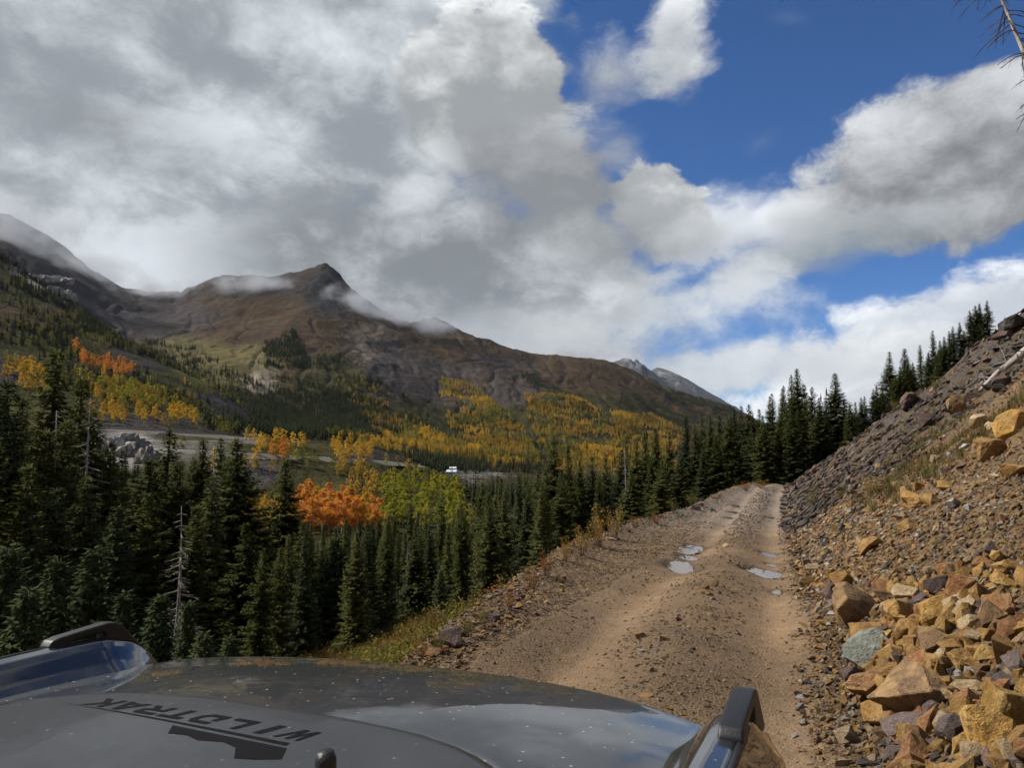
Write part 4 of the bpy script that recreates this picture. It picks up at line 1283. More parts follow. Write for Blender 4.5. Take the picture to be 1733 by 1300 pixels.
FARS = [joined(p) for p in protos(far_spruce, (41, 42, 43), M_BARK, M_NEEDLE_FAR, 'far_spruce')]
CON = [
    # polygon in the photograph, nearest, farthest, density, clumping
    ([(-60, 420), (30, 440), (110, 500), (210, 560), (300, 605), (300, 625), (200, 590), (100, 535), (-60, 470)], 850, 1700, 0.016, 0.3),
    ([(-60, 535), (60, 545), (130, 560), (130, 590), (60, 585), (-60, 585)], 600, 1300, 0.018, 0.3),
    ([(-60, 435), (120, 500), (200, 575), (-60, 560)], 800, 1500, 0.005, 0.7),
    ([(60, 585), (150, 590), (300, 650), (310, 690), (240, 690), (140, 670), (60, 640)], 450, 900, 0.014, 0.4),
    ([(240, 575), (330, 590), (440, 650), (460, 720), (430, 700), (340, 650), (240, 610)], 900, 2600, 0.011, 0.45),
    ([(300, 640), (360, 680), (350, 700), (300, 690)], 450, 900, 0.012, 0.3),
    ([(445, 585), (500, 560), (520, 600), (510, 625), (450, 625)], 1100, 3000, 0.028, 0.15),
    ([(430, 600), (560, 590), (640, 640), (720, 720), (640, 720), (540, 690), (440, 640)], 950, 2600, 0.013, 0.65),
    ([(430, 650), (600, 670), (690, 730), (620, 745), (440, 745), (420, 700)], 700, 1800, 0.026, 0.2),
    ([(340, 705), (440, 700), (640, 740), (640, 755), (560, 748), (350, 730)], 480, 1200, 0.016, 0.3),
    ([(865, 622), (900, 635), (960, 665), (1100, 740), (1060, 740), (940, 690), (880, 640)], 1200, 3600, 0.011, 0.5),
    ([(1020, 660), (1100, 680), (1240, 690), (1260, 760), (1130, 740), (1030, 680)], 1300, 4200, 0.013, 0.4),
    ([(960, 640), (1000, 640), (1000, 652), (960, 652)], 1500, 4200, 0.010, 0.4),
    ([(1100, 650), (1240, 690), (1240, 700), (1100, 675)], 2500, 4300, 0.014, 0.3),
    ([(690, 770), (940, 775), (940, 800), (770, 800), (690, 790)], 760, 1200, 0.022, 0.2),
    ([(740, 730), (950, 750), (1000, 790), (760, 790)], 800, 1500, 0.006, 0.6),
    ([(660, 640), (800, 690), (930, 760), (800, 760), (680, 720)], 900, 2200, 0.006, 0.7),
    ([(880, 660), (1080, 710), (1140, 780), (940, 790)], 900, 2600, 0.005, 0.75),
    ([(130, 735), (260, 760), (440, 790), (440, 900), (130, 900)], 120, 330, 0.016, 0.4),
    ([(760, 830), (960, 830), (1150, 800), (1250, 780), (1250, 860), (900, 930), (760, 900)], 110, 700, 0.012, 0.35),
    ([(640, 800), (820, 850), (820, 900), (440, 900), (440, 870)], 180, 300, 0.010, 0.3),
    ([(1240, 740), (1460, 720), (1480, 830), (1240, 830)], 130, 1500, 0.008, 0.4),
    ([(-60, 780), (130, 780), (130, 960), (-60, 960)], 70, 330, 0.018, 0.4),
]
PP, SS, RT, IX = [], [], [], []
for k, (poly, r0, r1, dens, thin) in enumerate(CON):
    p = fill(poly, r0, r1, dens, thin, 100 + k)
    rg = np.random.default_rng(300 + k)
    h = rg.uniform(0.55, 1.15, len(p))
    w = rg.uniform(0.85, 1.25, len(p)) * h
    PP.append(p); SS.append(np.stack([w, w, h], -1)); RT.append(np.stack([0 * h, 0 * h, rg.uniform(0, 6.28, len(p))], -1)); IX.append(rg.integers(0, 3, len(p)))
PP = np.concatenate(PP)
print('far conifers', len(PP))
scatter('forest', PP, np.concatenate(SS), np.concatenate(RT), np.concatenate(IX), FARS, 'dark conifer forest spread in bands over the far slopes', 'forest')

def small_aspens(mats):
    res = []
    for s, m in mats:
        t, c = aspen(s, H=10.0, leaves=170, leaf=0.75, spread=2.3, low=.12)
        res.append(joined((t.mesh('far_aspen_trunk', M_ASPBARK), c.mesh('far_aspen_crown', m))))
    return res
M_AMBER = leaf_material('amber_leaves', (0.44, 0.26, 0.035), (0.54, 0.33, 0.045), 0.4, 0.4)
FASP = small_aspens([(61, M_YELLOW), (62, M_GOLDEN), (64, M_OLIVEL), (65, M_GREENY), (66, M_GOLDEN), (63, M_AMBER)])
ASPP = [
    # polygon, nearest, farthest, density, clumping, weights (yellow, gold, orange, olive, green, gold)
    ([(740, 640), (800, 650), (880, 720), (920, 790), (830, 790), (760, 720)], 800, 2400, 0.042, 0.35, (.16, .12, .14, .30, .22, .06)),
    ([(620, 700), (740, 730), (900, 790), (760, 780), (640, 740)], 600, 1800, 0.042, 0.35, (.24, .10, .06, .30, .26, .04)),
    ([(890, 670), (960, 665), (1060, 720), (1140, 770), (1000, 800), (920, 780), (900, 720)], 900, 2600, 0.040, 0.35, (.14, .20, .12, .32, .16, .06)),
    ([(1030, 700), (1100, 700), (1160, 730), (1150, 770), (1060, 740)], 1200, 2800, 0.035, 0.3, (.18, .32, .12, .15, .05, .18)),
    ([(540, 720), (700, 725), (720, 775), (560, 745)], 450, 900, 0.030, 0.35, (.35, .15, .10, .2, .15, .05)),
    ([(415, 735), (540, 735), (540, 765), (415, 760)], 395, 520, 0.012, 0.5, (.25, .25, .15, .15, .15, .05)),
    ([(560, 640), (620, 640), (720, 720), (620, 720)], 1000, 2000, 0.010, 0.55, (.15, .12, .03, .40, .3, .0)),
    ([(130, 600), (330, 640), (330, 690), (130, 690)], 480, 900, 0.016, 0.5, (.25, .15, .03, .27, .30, .0)),
    ([(-60, 440), (150, 520), (300, 610), (440, 700), (300, 660), (100, 600), (-60, 560)], 700, 1600, 0.007, 0.5, (.0, .0, .0, .97, .03, .0)),
    ([(-60, 580), (140, 600), (340, 690), (430, 735), (-60, 740)], 380, 800, 0.008, 0.5, (.0, .02, .0, .90, .08, .0)),
    ([(420, 760), (760, 800), (760, 830), (420, 800)], 330, 480, 0.012, 0.5, (.0, .05, .0, .87, .08, .0)),
    ([(560, 790), (660, 790), (660, 850), (600, 860)], 270, 400, 0.020, 0.5, (.05, .15, .1, .6, .1, .0)),
    ([(930, 770), (1150, 770), (1150, 800), (930, 810)], 500, 1300, 0.010, 0.4, (.2, .3, .15, .2, .05, .1)),
    ([(250, 750), (440, 760), (440, 800), (250, 800)], 280, 400, 0.006, 0.5, (.15, .2, .25, .3, .1, .0)),
]
PP, SS, RT, IX = [], [], [], []
for k, (poly, r0, r1, dens, thin, wts) in enumerate(ASPP):
    p = fill(poly, r0, r1, dens, thin, 500 + k)
    rg = np.random.default_rng(700 + k)
    h = rg.uniform(0.45, 1.0, len(p)); w = h * rg.uniform(.9, 1.5, len(p))
    # colours run in patches, as clones of aspens do
    q = np.clip(0.5 + 1.5 * fbm(p[:, 0] / 70, p[:, 1] / 70, 4, 77) + rg.normal(0, .16, len(p)), 0.001, .999)
    wts = (wts[0], wts[1], wts[3], wts[4], wts[5], wts[2])
    cw = np.cumsum(np.array(wts) / sum(wts))
    PP.append(p); SS.append(np.stack([w, w, h], -1)); RT.append(np.stack([0 * h, 0 * h, rg.uniform(0, 6.28, len(p))], -1)); IX.append(np.searchsorted(cw, q))
PP = np.concatenate(PP)
print('far aspens', len(PP))
scatter('aspen_woods', PP, np.concatenate(SS), np.concatenate(RT), np.clip(np.concatenate(IX), 0, 5), FASP, 'patchwork of gold, orange and olive aspen woods on the far mountainside', 'woods')

# ------------------------------------------------------------------ rocks
def rock_material(name, a, b, c, scale=4.0, rough=0.85):
    """Broken rock: two-tone faces with iron stain c."""
    m, n, out = new_mat(name)
    oi = n.node('ShaderNodeObjectInfo')
    pos = n.vec('ADD', n.node('ShaderNodeTexCoord').outputs['Object'], n.vec('MULTIPLY', n.comb(oi.outputs['Random'], oi.outputs['Random'], oi.outputs['Random']), (37.0, 11.0, 23.0)))
    k = n.noise(pos, scale * .35, 5, 0.62, 0.6)
    k2 = n.noise(pos, scale * 2.2, 5, 0.7)
    st = n.noise(pos, scale * .8, 4, 0.6, 1.2)
    col = n.mix(n.ss(k, 0.36, 0.62), a, b)
    col = n.mix(n.mul(n.ss(st, 0.52, 0.70), 0.75), col, c)
    f = n.mul(n.lin(k2, 0.3, 0.7, 0.68, 1.3), n.lin(oi.outputs['Random'], 0, 1, 0.72, 1.25))
    col = n.mix(1.0, col, n.comb(f, f, f), 'MULTIPLY')
    bs = n.node('ShaderNodeBsdfPrincipled')
    n.l.new(col, bs.inputs['Base Color'])
    bs.inputs['Roughness'].default_value = rough
    bs.inputs['Specular IOR Level'].default_value = 0.3
    bp = n.node('ShaderNodeBump'); bp.inputs['Strength'].default_value = 0.9; bp.inputs['Distance'].default_value = 0.08
    n.l.new(n.add(n.mul(k2, 0.5), n.mul(n.noise(pos, scale * 7, 3, .65), 0.18)), bp.inputs['Height'])
    n.l.new(bp.outputs[0], bs.inputs['Normal'])
    n.l.new(bs.outputs[0], out.inputs[0])
    return m
RM = {
    'ochre': rock_material('ochre_rock', (0.32, 0.172, 0.050), (0.40, 0.245, 0.090), (0.20, 0.09, 0.033)),
    'gold': rock_material('golden_rock', (0.40, 0.225, 0.055), (0.46, 0.30, 0.11), (0.26, 0.12, 0.04)),
    'rust': rock_material('rusty_rock', (0.28, 0.125, 0.05), (0.38, 0.21, 0.09), (0.16, 0.07, 0.04)),
    'brown': rock_material('brown_rock', (0.17, 0.105, 0.055), (0.29, 0.185, 0.085), (0.10, 0.06, 0.04)),
    'tan': rock_material('pale_tan_rock', (0.39, 0.275, 0.145), (0.47, 0.36, 0.22), (0.30, 0.18, 0.08)),
    'mauve': rock_material('mauve_rock', (0.155, 0.115, 0.102), (0.225, 0.172, 0.152), (0.11, 0.08, 0.07)),
    'maroon': rock_material('maroon_rock', (0.085, 0.055, 0.047), (0.135, 0.088, 0.072), (0.06, 0.04, 0.038)),
    'slate': rock_material('slate_rock', (0.058, 0.050, 0.045), (0.095, 0.082, 0.073), (0.085, 0.060, 0.040)),
    'greengrey': rock_material('green_grey_rock', (0.125, 0.135, 0.110), (0.235, 0.240, 0.190), (0.08, 0.085, 0.075)),
    'white': rock_material('pale_grey_rock', (0.38, 0.35, 0.31), (0.45, 0.42, 0.37), (0.28, 0.23, 0.17)),
    'cliff': rock_material('cliff_rock', (0.24, 0.21, 0.175), (0.36, 0.32, 0.27), (0.13, 0.115, 0.095), 0.35),
}

def rock_mesh(seed, npts=20, sub=0, flat=1.0, noise_amp=0.05, freq=2.2):
    """Angular block about 1 across: a hull of random points, its faces broken up."""
    rg = random.Random(seed)
    bm = bmesh.new()
    for k in range(npts):
        d = Vector((rg.gauss(0, 1), rg.gauss(0, 1), rg.gauss(0, 1))).normalized()
        q = max(abs(d.x), abs(d.y), abs(d.z)) ** 0.55
        d = d / q * rg.uniform(.40, .54)
        bm.verts.new((d.x, d.y, d.z * flat))
    res = bmesh.ops.convex_hull(bm, input=bm.verts)
    dele = [e for e in res['geom_interior'] if isinstance(e, bmesh.types.BMVert)] + [e for e in res['geom_unused'] if isinstance(e, bmesh.types.BMVert)]
    bmesh.ops.delete(bm, geom=list(set(dele)), context='VERTS')
    if sub:
        bmesh.ops.dissolve_limit(bm, angle_limit=math.radians(16), verts=bm.verts[:], edges=bm.edges[:])
        bmesh.ops.bevel(bm, geom=bm.edges[:], offset=0.012, segments=1, affect='EDGES', profile=.5)
        bmesh.ops.triangulate(bm, faces=bm.faces[:])
        bmesh.ops.subdivide_edges(bm, edges=bm.edges[:], cuts=sub, use_grid_fill=True)
        bmesh.ops.triangulate(bm, faces=bm.faces[:])
        bm.normal_update()
        off = Vector((seed * 3.1, seed * 1.7, seed * .9))
        for v in bm.verts:
            a = mnoise.fractal(v.co * freq + off, 1.0, 2.0, 5)
            st = mnoise.noise(Vector((v.co.x * 2 + v.co.z * 9, v.co.y * 2, v.co.z * 2)) + off)
            v.co += v.normal * (a * noise_amp + st * noise_amp * .45)
    me = bpy.data.meshes.new('rock')
    bm.to_mesh(me); bm.free()
    return me
ROCKS_L = [rock_mesh(200 + k, 13, 1, 1.0, .028) for k in range(10)]      # middling
ROCKS_S = [rock_mesh(300 + k, 11, 0) for k in range(7)]                 # stones
SLABS = [rock_mesh(330 + k, 12, 0, 0.42) for k in range(5)]

_rock_mats = {}
def rock_variant(me, mat):
    key = (me.name, mat)
    if key not in _rock_mats:
        d = me.copy(); d.materials.clear(); d.materials.append(RM[mat]); _rock_mats[key] = d
    return _rock_mats[key]

def slope_frame(x, y, e=0.5):
    zx = (GROUND_AT(x + e, y) - GROUND_AT(x - e, y)) / (2 * e); zy = (GROUND_AT(x, y + e) - GROUND_AT(x, y - e)) / (2 * e)
    return Vector((-zx, -zy, 1)).normalized()

def rock(px, py, w, h, mat, label, group=None, big=None, seed=0, name=None, flat=False):
    """A rock that shows w by h pixels with its middle at a pixel: set on the ground there, at its real size."""
    p = hit(px, py + h * 0.30)
    if p is None: return None
    dist = math.hypot(math.hypot(p[0], p[1]), p[2] - EYE)
    sx = w / FPX * dist; sz = h / FPX * dist * (0.92)
    rg = random.Random(seed * 7 + int(px * 3 + py))
    sy = 0.5 * (sx + sz) * rg.uniform(.75, 1.1)
    if big:
        me = rock_mesh(int(px * 5 + py), 15, 4, 1.0, .040, 2.6); me.materials.append(RM[mat])
    elif max(w, h) > 22:
        me = rock_variant(rg.choice(ROCKS_L), mat)
    else:
        me = rock_variant(rg.choice(SLABS if flat else ROCKS_S), mat)
    o = link(bpy.data.objects.new(name or ('boulder' if max(w, h) > 40 else 'rock'), me))
    o.location = (p[0], p[1] + sy * .15, p[2] + sz * 0.24)
    g_ = 1.0 if py < 800 else 1.14
    o.scale = (sx * g_, sy * g_, sz * g_ * 1.06)
    o.rotation_euler = (rg.uniform(-.22, .22), rg.uniform(-.22, .22), rg.choice((0, PI)) + rg.uniform(-.45, .45))
    tag(o, label, 'boulder' if max(w, h) > 40 else 'rock', group)
    return o

# the fallen pile at the foot of the talus: crop coordinates (scale 3.25, origin 1333,900)
PILE = [
    (380, 430, 275, 265, 'brown', 'largest brown angular boulder, topmost at the near edge of the rock pile', 1),
    (335, 270, 170, 110, 'ochre', 'yellow cracked boulder right behind the largest brown one', 1),
    (470, 655, 240, 175, 'greengrey', 'grey-green streaked boulder among the ochre rocks', 1),
    (740, 905, 300, 240, 'brown', 'big brown-orange blocky boulder above the flat mauve slab', 1),
    (540, 985, 195, 155, 'ochre', 'ochre cracked boulder at the foot of the pile below the brown-orange block', 1),
    (495, 860, 230, 115, 'rust', 'rusty slanting slab between the grey-green and brown-orange boulders', 1),
    (565, 770, 180, 100, 'ochre', 'flat ochre slab resting on the rusty slanting one', 0),
    (620, 480, 175, 150, 'ochre', 'sharp-edged ochre block beside the largest brown boulder', 1),
    (865, 450, 195, 150, 'gold', 'rounded golden boulder in the upper middle of the pile', 1),
    (960, 415, 140, 120, 'tan', 'pale tan slab leaning on the rounded golden boulder', 1),
    (975, 310, 160, 115, 'rust', 'reddish rust block above the pale tan slab', 1),
    (860, 300, 165, 90, 'maroon', 'dark maroon slab half buried above the pile', 1),
    (675, 345, 140, 95, 'tan', 'pale wedge-shaped rock with a dark end', 1),
    (545, 320, 135, 110, 'rust', 'rusty hollowed rock behind the largest brown boulder', 1),
    (1130, 1115, 300, 235, 'gold', 'huge golden boulder at the bottom corner of the picture', 1),
    (1250, 980, 190, 240, 'gold', 'tall golden boulder cut by the picture edge', 1),
    (720, 1072, 245, 90, 'mauve', 'flat mauve slab lying in front of the brown-orange boulder', 1),
    (890, 1070, 95, 125, 'tan', 'upright tan block next to the mauve slab', 0),
    (1185, 440, 135, 145, 'rust', 'rust-brown block near the picture edge above the pile', 1),
    (1245, 560, 140, 115, 'rust', 'brown-orange boulder at the picture edge below the rust-brown block', 1),
    (1095, 580, 145, 62, 'tan', 'long pale flat rock over the orange blocks', 0),
    (912, 645, 125, 85, 'ochre', 'orange block with flat front in the middle of the pile', 0),
    (1010, 710, 155, 112, 'ochre', 'large orange wedge beside the flat-fronted orange block', 1),
    (855, 740, 235, 105, 'ochre', 'long ochre slab lying slantwise across the pile', 1),
    (600, 680, 135, 92, 'gold', 'golden block touching the grey-green boulder', 0),
    (705, 640, 92, 112, 'ochre', 'narrow ochre rock standing on end in the pile', 0),
    (825, 612, 165, 125, 'brown', 'brown rock shadowed under the golden boulder', 1),
    (700, 740, 125, 92, 'slate', 'dark grey jagged rock in the gap behind the long ochre slab', 0),
    (370, 815, 135, 115, 'maroon', 'purplish brown rock at the roadside under the grey-green boulder', 1),
    (450, 550, 205, 92, 'ochre', 'ochre slab wedged under the largest brown boulder', 1),
    (680, 552, 120, 112, 'ochre', 'pointed ochre rock in front of the sharp-edged block', 0),
    (765, 512, 145, 115, 'ochre', 'broad ochre rock between the sharp-edged block and the golden boulder', 1),
    (1030, 795, 72, 75, 'white', 'whitish rock under the large orange wedge', 0),
    (330, 1130, 125, 72, 'tan', 'pale flat slab lying by itself at the roadside', 0),
    (640, 1100, 85, 72, 'gold', 'small golden rock at the end of the mauve slab', 0),
    (725, 1182, 115, 62, 'mauve', 'small mauve slab below the larger one', 0),
    (1050, 1262, 115, 90, 'tan', 'cream rock under the huge golden boulder', 0),
    (960, 1278, 95, 65, 'maroon', 'dark purple rock at the bottom picture edge', 0),
    (1160, 1262, 85, 95, 'gold', 'gold rock wedged beneath the huge golden boulder', 0),
    (310, 1272, 85, 42, 'tan', 'tan chip lying at the bottom by the road edge', 0),
    (905, 855, 85, 72, 'ochre', 'orange rock next to the brown-orange blocky boulder', 0),
    (745, 805, 75, 75, 'ochre', 'small ochre rock on top of the brown-orange block', 0),
    (1060, 922, 62, 62, 'tan', 'pale knob of rock between orange wedge and huge golden boulder', 0),
    (970, 1020, 115, 115, 'brown', 'dull brown boulder behind the upright tan block', 1),
    (1090, 985, 105, 62, 'mauve', 'mauve-brown rock above the huge golden boulder', 0),
    (255, 335, 92, 95, 'maroon', 'dark maroon rock in front of the yellow cracked boulder', 0),
    (270, 392, 85, 62, 'mauve', 'mauve rock against the largest brown boulder', 0),
    (120, 280, 85, 62, 'ochre', 'ochre rock nearest the wheel track above the pile', 0),
    (172, 302, 52, 34, 'gold', 'little golden stone beside the ochre rock near the track', 0),
    (155, 200, 75, 52, 'tan', 'tan block at the foot of the grey talus', 0),
    (470, 82, 125, 82, 'ochre', 'ochre outcrop poking from the brown slope above the pile', 1),
    (1235, 205, 155, 82, 'gold', 'pale gold ledge at the picture edge high above the pile', 1),
    (1150, 325, 62, 55, 'tan', 'cream angular stone below the pale gold ledge', 0),
    (1050, 270, 60, 55, 'tan', 'tan stone beside the reddish rust block', 0),
    (880, 700, 90, 60, 'ochre', 'ochre rock behind the long slanting slab', 0),
    (930, 600, 100, 70, 'ochre', 'dark ochre rock under the pale flat one', 0),
    (1020, 600, 90, 90, 'ochre', 'ochre block tucked beside the long pale flat rock', 0),
    (1130, 640, 110, 90, 'brown', 'brown rock below the boulder at the picture edge', 0),
    (1090, 760, 100, 80, 'brown', 'dull brown rock beside the whitish one', 0),
    (415, 745, 60, 70, 'rust', 'bright rust stone under the grey-green boulder', 0),
    (520, 1120, 65, 60, 'brown', 'brown stone in front of the ochre cracked boulder', 0),
    (405, 1095, 60, 55, 'ochre', 'ochre stone next to the pale flat slab by the road', 0),
    (850, 1190, 90, 55, 'gold', 'golden stone to the front of the upright tan block', 0),
    (640, 1175, 70, 45, 'rust', 'rusty flat stone in front of the mauve slab', 0),
    (530, 1185, 90, 45, 'slate', 'slate-grey flat stone at the bottom of the pile', 0),
    (1220, 1255, 70, 50, 'slate', 'blue-grey stone at the corner beneath the huge golden boulder', 0),
    (570, 1280, 70, 40, 'gold', 'gold stone at the bottom picture edge', 0),
    (450, 1285, 90, 30, 'slate', 'slate chip at the bottom picture edge', 0),
    (1105, 215, 60, 40, 'mauve', 'mauve stone under the pale gold ledge', 0),
    (930, 1140, 80, 50, 'gold', 'golden stone between the tan block and the huge golden boulder', 0),
]
n_rock = 0
for zx, zy, w_, h_, mat, lab, big in PILE:
    if rock(1333 + zx / 3.25, 900 + zy / 3.25, w_ / 3.25, h_ / 3.25, mat, lab, None, big): n_rock += 1
UP = [  # crop coordinates (scale 3.25, origin 1200,500)
    (1690, 700, 180, 160, 'gold', 'big golden crag at the picture edge on the upper slope', 1),
    (1570, 850, 160, 140, 'ochre', 'squarish ochre crag with a brown face on the slope', 1),
    (1690, 965, 125, 95, 'ochre', 'ochre boulder at the picture edge below the squarish crag', 1),
    (1500, 690, 105, 82, 'tan', 'pale rock left of the big golden crag', 0),
    (930, 937, 52, 32, 'gold', 'lone golden slab on the grey talus above the yellow shrub', 0),
    (1250, 900, 52, 52, 'tan', 'tan block standing on the slope below the grassy band', 0),
    (1150, 1130, 150, 110, 'ochre', 'broad ochre ledge rock on the lower slope', 1),
    (1222, 1130, 82, 62, 'gold', 'golden block at the end of the broad ochre ledge', 0),
    (1170, 1045, 85, 50, 'ochre', 'ochre rock above the broad ledge', 0),
    (1310, 1045, 75, 62, 'gold', 'golden rock beside the whitish stones on the slope', 0),
    (1360, 1140, 65, 62, 'white', 'large whitish stone on the brown slope', 0),
    (1430, 1170, 38, 42, 'white', 'small bright white stone on the brown slope', 0),
    (1060, 1215, 72, 32, 'tan', 'flat tan stone above the talus toe', 0),
    (695, 1280, 42, 42, 'gold', 'yellow stone at the foot of the grey talus', 0),
    (780, 1187, 42, 32, 'white', 'pale stone on the grey talus near its foot', 0),
    (1375, 605, 85, 115, 'brown', 'upright brown slab sticking out of the dark crag', 1),
    (1200, 690, 110, 85, 'maroon', 'dark maroon block in the middle of the crag', 1),
    (1110, 585, 90, 115, 'maroon', 'square dark block at the skyline under the spruces', 1),
    (1690, 150, 160, 95, 'slate', 'dark crag block at the skyline by the picture edge', 1),
    (1650, 205, 120, 70, 'maroon', 'dark slab just under the skyline crag block', 1),
    (1560, 720, 60, 50, 'tan', 'cream stone beside the big golden crag', 0),
    (1080, 1060, 40, 30, 'tan', 'small tan stone near the yellow shrub', 0),
    (1300, 960, 60, 40, 'mauve', 'mauve slab on the slope under the tan block', 0),
    (1340, 880, 55, 40, 'white', 'whitish slab among dark chips on the slope', 0),
    (1420, 830, 60, 35, 'white', 'long whitish chip on the slope', 0),
    (1590, 990, 60, 40, 'tan', 'tan rock between two ochre crags', 0),
    (1620, 1230, 50, 40, 'rust', 'rusty stone low on the slope by the picture edge', 0),
    (1330, 1215, 40, 35, 'tan', 'tan stone under the large whitish one', 0),
    (910, 1255, 60, 45, 'tan', 'tan stone over the talus toe', 0),
    (1110, 1260, 130, 60, 'ochre', 'ochre ledge half sunk in the lower slope', 1),
]
for zx, zy, w_, h_, mat, lab, big in UP:
    if rock(1200 + zx / 3.25, 500 + zy / 3.25, w_ / 3.25, h_ / 3.25, mat, lab, None, big): n_rock += 1
ROADR = [
    (1085, 1076, 20, 15, 'ochre', 'fist-sized ochre rock alone on the crown of the track'),
    (1122, 1083, 15, 12, 'tan', 'tan rock to the side of the ochre one on the track crown'),
    (1084, 1103, 12, 9, 'white', 'pale stone below the ochre rock on the track crown'),
    (1112, 1101, 14, 9, 'mauve', 'mauve stone below the tan rock on the track crown'),
    (1194, 995, 14, 10, 'ochre', 'ochre stone in the small heap mid-track'),
    (1211, 990, 10, 13, 'brown', 'upright brown stone in the small heap mid-track'),
    (1202, 1006, 12, 9, 'gold', 'golden stone in the small heap mid-track'),
    (1205, 1013, 12, 8, 'white', 'white stone in the small heap mid-track'),
    (1218, 1003, 9, 8, 'tan', 'tan stone at the edge of the small heap mid-track'),
    (1189, 1004, 8, 7, 'tan', 'cream stone at the brink side of the small heap mid-track'),
    (1230, 924, 9, 9, 'tan', 'tan stone on the crown beyond the puddles'),
    (1150, 1049, 13, 9, 'rust', 'rusty stone on the crown between the wheel tracks'),
    (1101, 1135, 12, 9, 'tan', 'tan stone close to the hood on the track crown'),
    (1121, 1141, 9, 9, 'gold', 'gold stone close to the hood on the track crown'),
    (1152, 1176, 10, 7, 'tan', 'tan chip near the fender handle'),
    (1092, 1178, 22, 7, 'ochre', 'flat ochre chip right over the hood edge'),
    (1075, 1128, 10, 7, 'tan', 'pale chip beside the wheel track close to the hood'),
    (1195, 1186, 9, 7, 'tan', 'pale pebble beside the fender handle'),
    (1111, 1123, 14, 7, 'slate', 'dark slab on the track crown near the hood'),
    (762, 1081, 34, 40, 'maroon', 'pointed maroon rock standing on the brink over the hood'),
    (836, 1046, 20, 18, 'mauve', 'mauve rock on the brink past the pointed one'),
    (735, 1105, 28, 18, 'rust', 'rusty rock at the brink where the hood hides it'),
    (778, 1072, 22, 10, 'mauve', 'flat slab lying behind the pointed maroon rock'),
    (896, 1013, 14, 10, 'gold', 'gold rock on the brink rubble'),
    (878, 1022, 12, 9, 'tan', 'tan rock on the brink rubble below the gold one'),
    (1036, 912, 16, 8, 'tan', 'pale slab by the brink willow'),
    (1178, 860, 16, 11, 'slate', 'dark block on the berm near the bend'),
    (1204, 862, 14, 9, 'slate', 'slate block next to the dark one on the berm'),
    (1187, 853, 12, 8, 'mauve', 'mauve block on the berm crest'),
    (1152, 867, 14, 9, 'greengrey', 'grey-green stone on the berm under the spruces'),
    (1062, 897, 14, 9, 'maroon', 'maroon stone on the berm past the willow'),
]
for px_, py_, w_, h_, mat, lab in ROADR:
    if rock(px_, py_, w_, h_, mat, lab, None, 1 if w_ > 30 else 0, flat=h_ < w_ * .6): n_rock += 1
# the rest of the rocks one can still make out
def pile_chips():
    x, y, r, rg = polar_in(9000, azim(1400), azim(1860), 3.6, 11.5, lambda u, y: (u > road_right(y) + .05) & (u < road_right(y) + 3.6), 77)
    px, py = project(x, y, ground(x, y))
    m = pip(px, py, [(1430, 985), (1500, 1000), (1600, 960), (1740, 930), (1900, 940), (1900, 1400), (1480, 1400), (1450, 1200), (1420, 1080)])
    x, y, r = x[m], y[m], r[m]
    k = rg.permutation(len(x))[:620]
    x, y, r = x[k], y[k], r[k]
    size = 0.05 + 0.12 * rg.random(len(x)) ** 2.0
    chips('pile_rubble', x, y, size, [(ROCKS_L[i % 10], m_) for i, m_ in enumerate(('ochre', 'gold', 'ochre', 'rust', 'gold', 'brown', 'tan', 'ochre', 'mauve', 'gold'))], 'angular golden rubble filling the gaps of the fallen rock pile', 'rubble', sink=.3, align=False)

def rocks_random(n, region_fn, mats, w0, w1, label, group, flat=False):
    global n_rock
    k = 0
    while k < n:
        px_, py_ = region_fn()
        w_ = w0 + (w1 - w0) * random.random() ** 2
        if rock(px_, py_, w_, w_ * random.uniform(.5, .9), random.choice(mats), label, group, 0, k, flat=flat): n_rock += 1
        k += 1
def tri(a, b, c):
    def f():
        u, v = random.random(), random.random()
        if u + v > 1: u, v = 1 - u, 1 - v
        return a[0] + u * (b[0] - a[0]) + v * (c[0] - a[0]), a[1] + u * (b[1] - a[1]) + v * (c[1] - a[1])
    return f
rocks_random(50, tri((1440, 1130), (1733, 980), (1733, 1300)), ('ochre', 'gold', 'tan', 'rust', 'brown', 'mauve', 'ochre', 'gold'), 12, 28, 'small ochre-to-tan rock packed between the boulders of the fallen pile', 'small rocks in the fallen pile')
rocks_random(22, tri((1345, 940), (1420, 960), (1430, 1060)), ('tan', 'ochre', 'mauve', 'brown', 'gold'), 9, 18, 'small broken rock along the foot of the talus beside the inner wheel track', 'small rocks at the talus foot')
rocks_random(26, tri((1480, 870), (1733, 680), (1733, 950)), ('tan', 'ochre', 'gold', 'ochre', 'brown', 'mauve'), 8, 16, 'loose rock lying on the brown slope above the fallen pile', 'loose rocks on the brown slope')
rocks_random(28, tri((1440, 770), (1733, 540), (1733, 650)), ('slate', 'maroon', 'slate', 'slate', 'maroon'), 12, 30, 'dark slab in the slate crag above the grassy band', 'dark slabs in the crag', True)
rocks_random(26, tri((760, 1105), (950, 960), (980, 1010)), ('ochre', 'gold', 'tan', 'mauve', 'ochre'), 7, 15, 'yellow-brown rock in the rubble along the near brink', 'rocks in the brink rubble')
rocks_random(24, tri((1060, 1150), (1200, 1000), (1210, 1120)), ('ochre', 'tan', 'brown', 'mauve', 'tan'), 5, 10, 'little loose stone on the stony crown between the wheel tracks', 'little stones on the track crown')
print('rocks', n_rock)

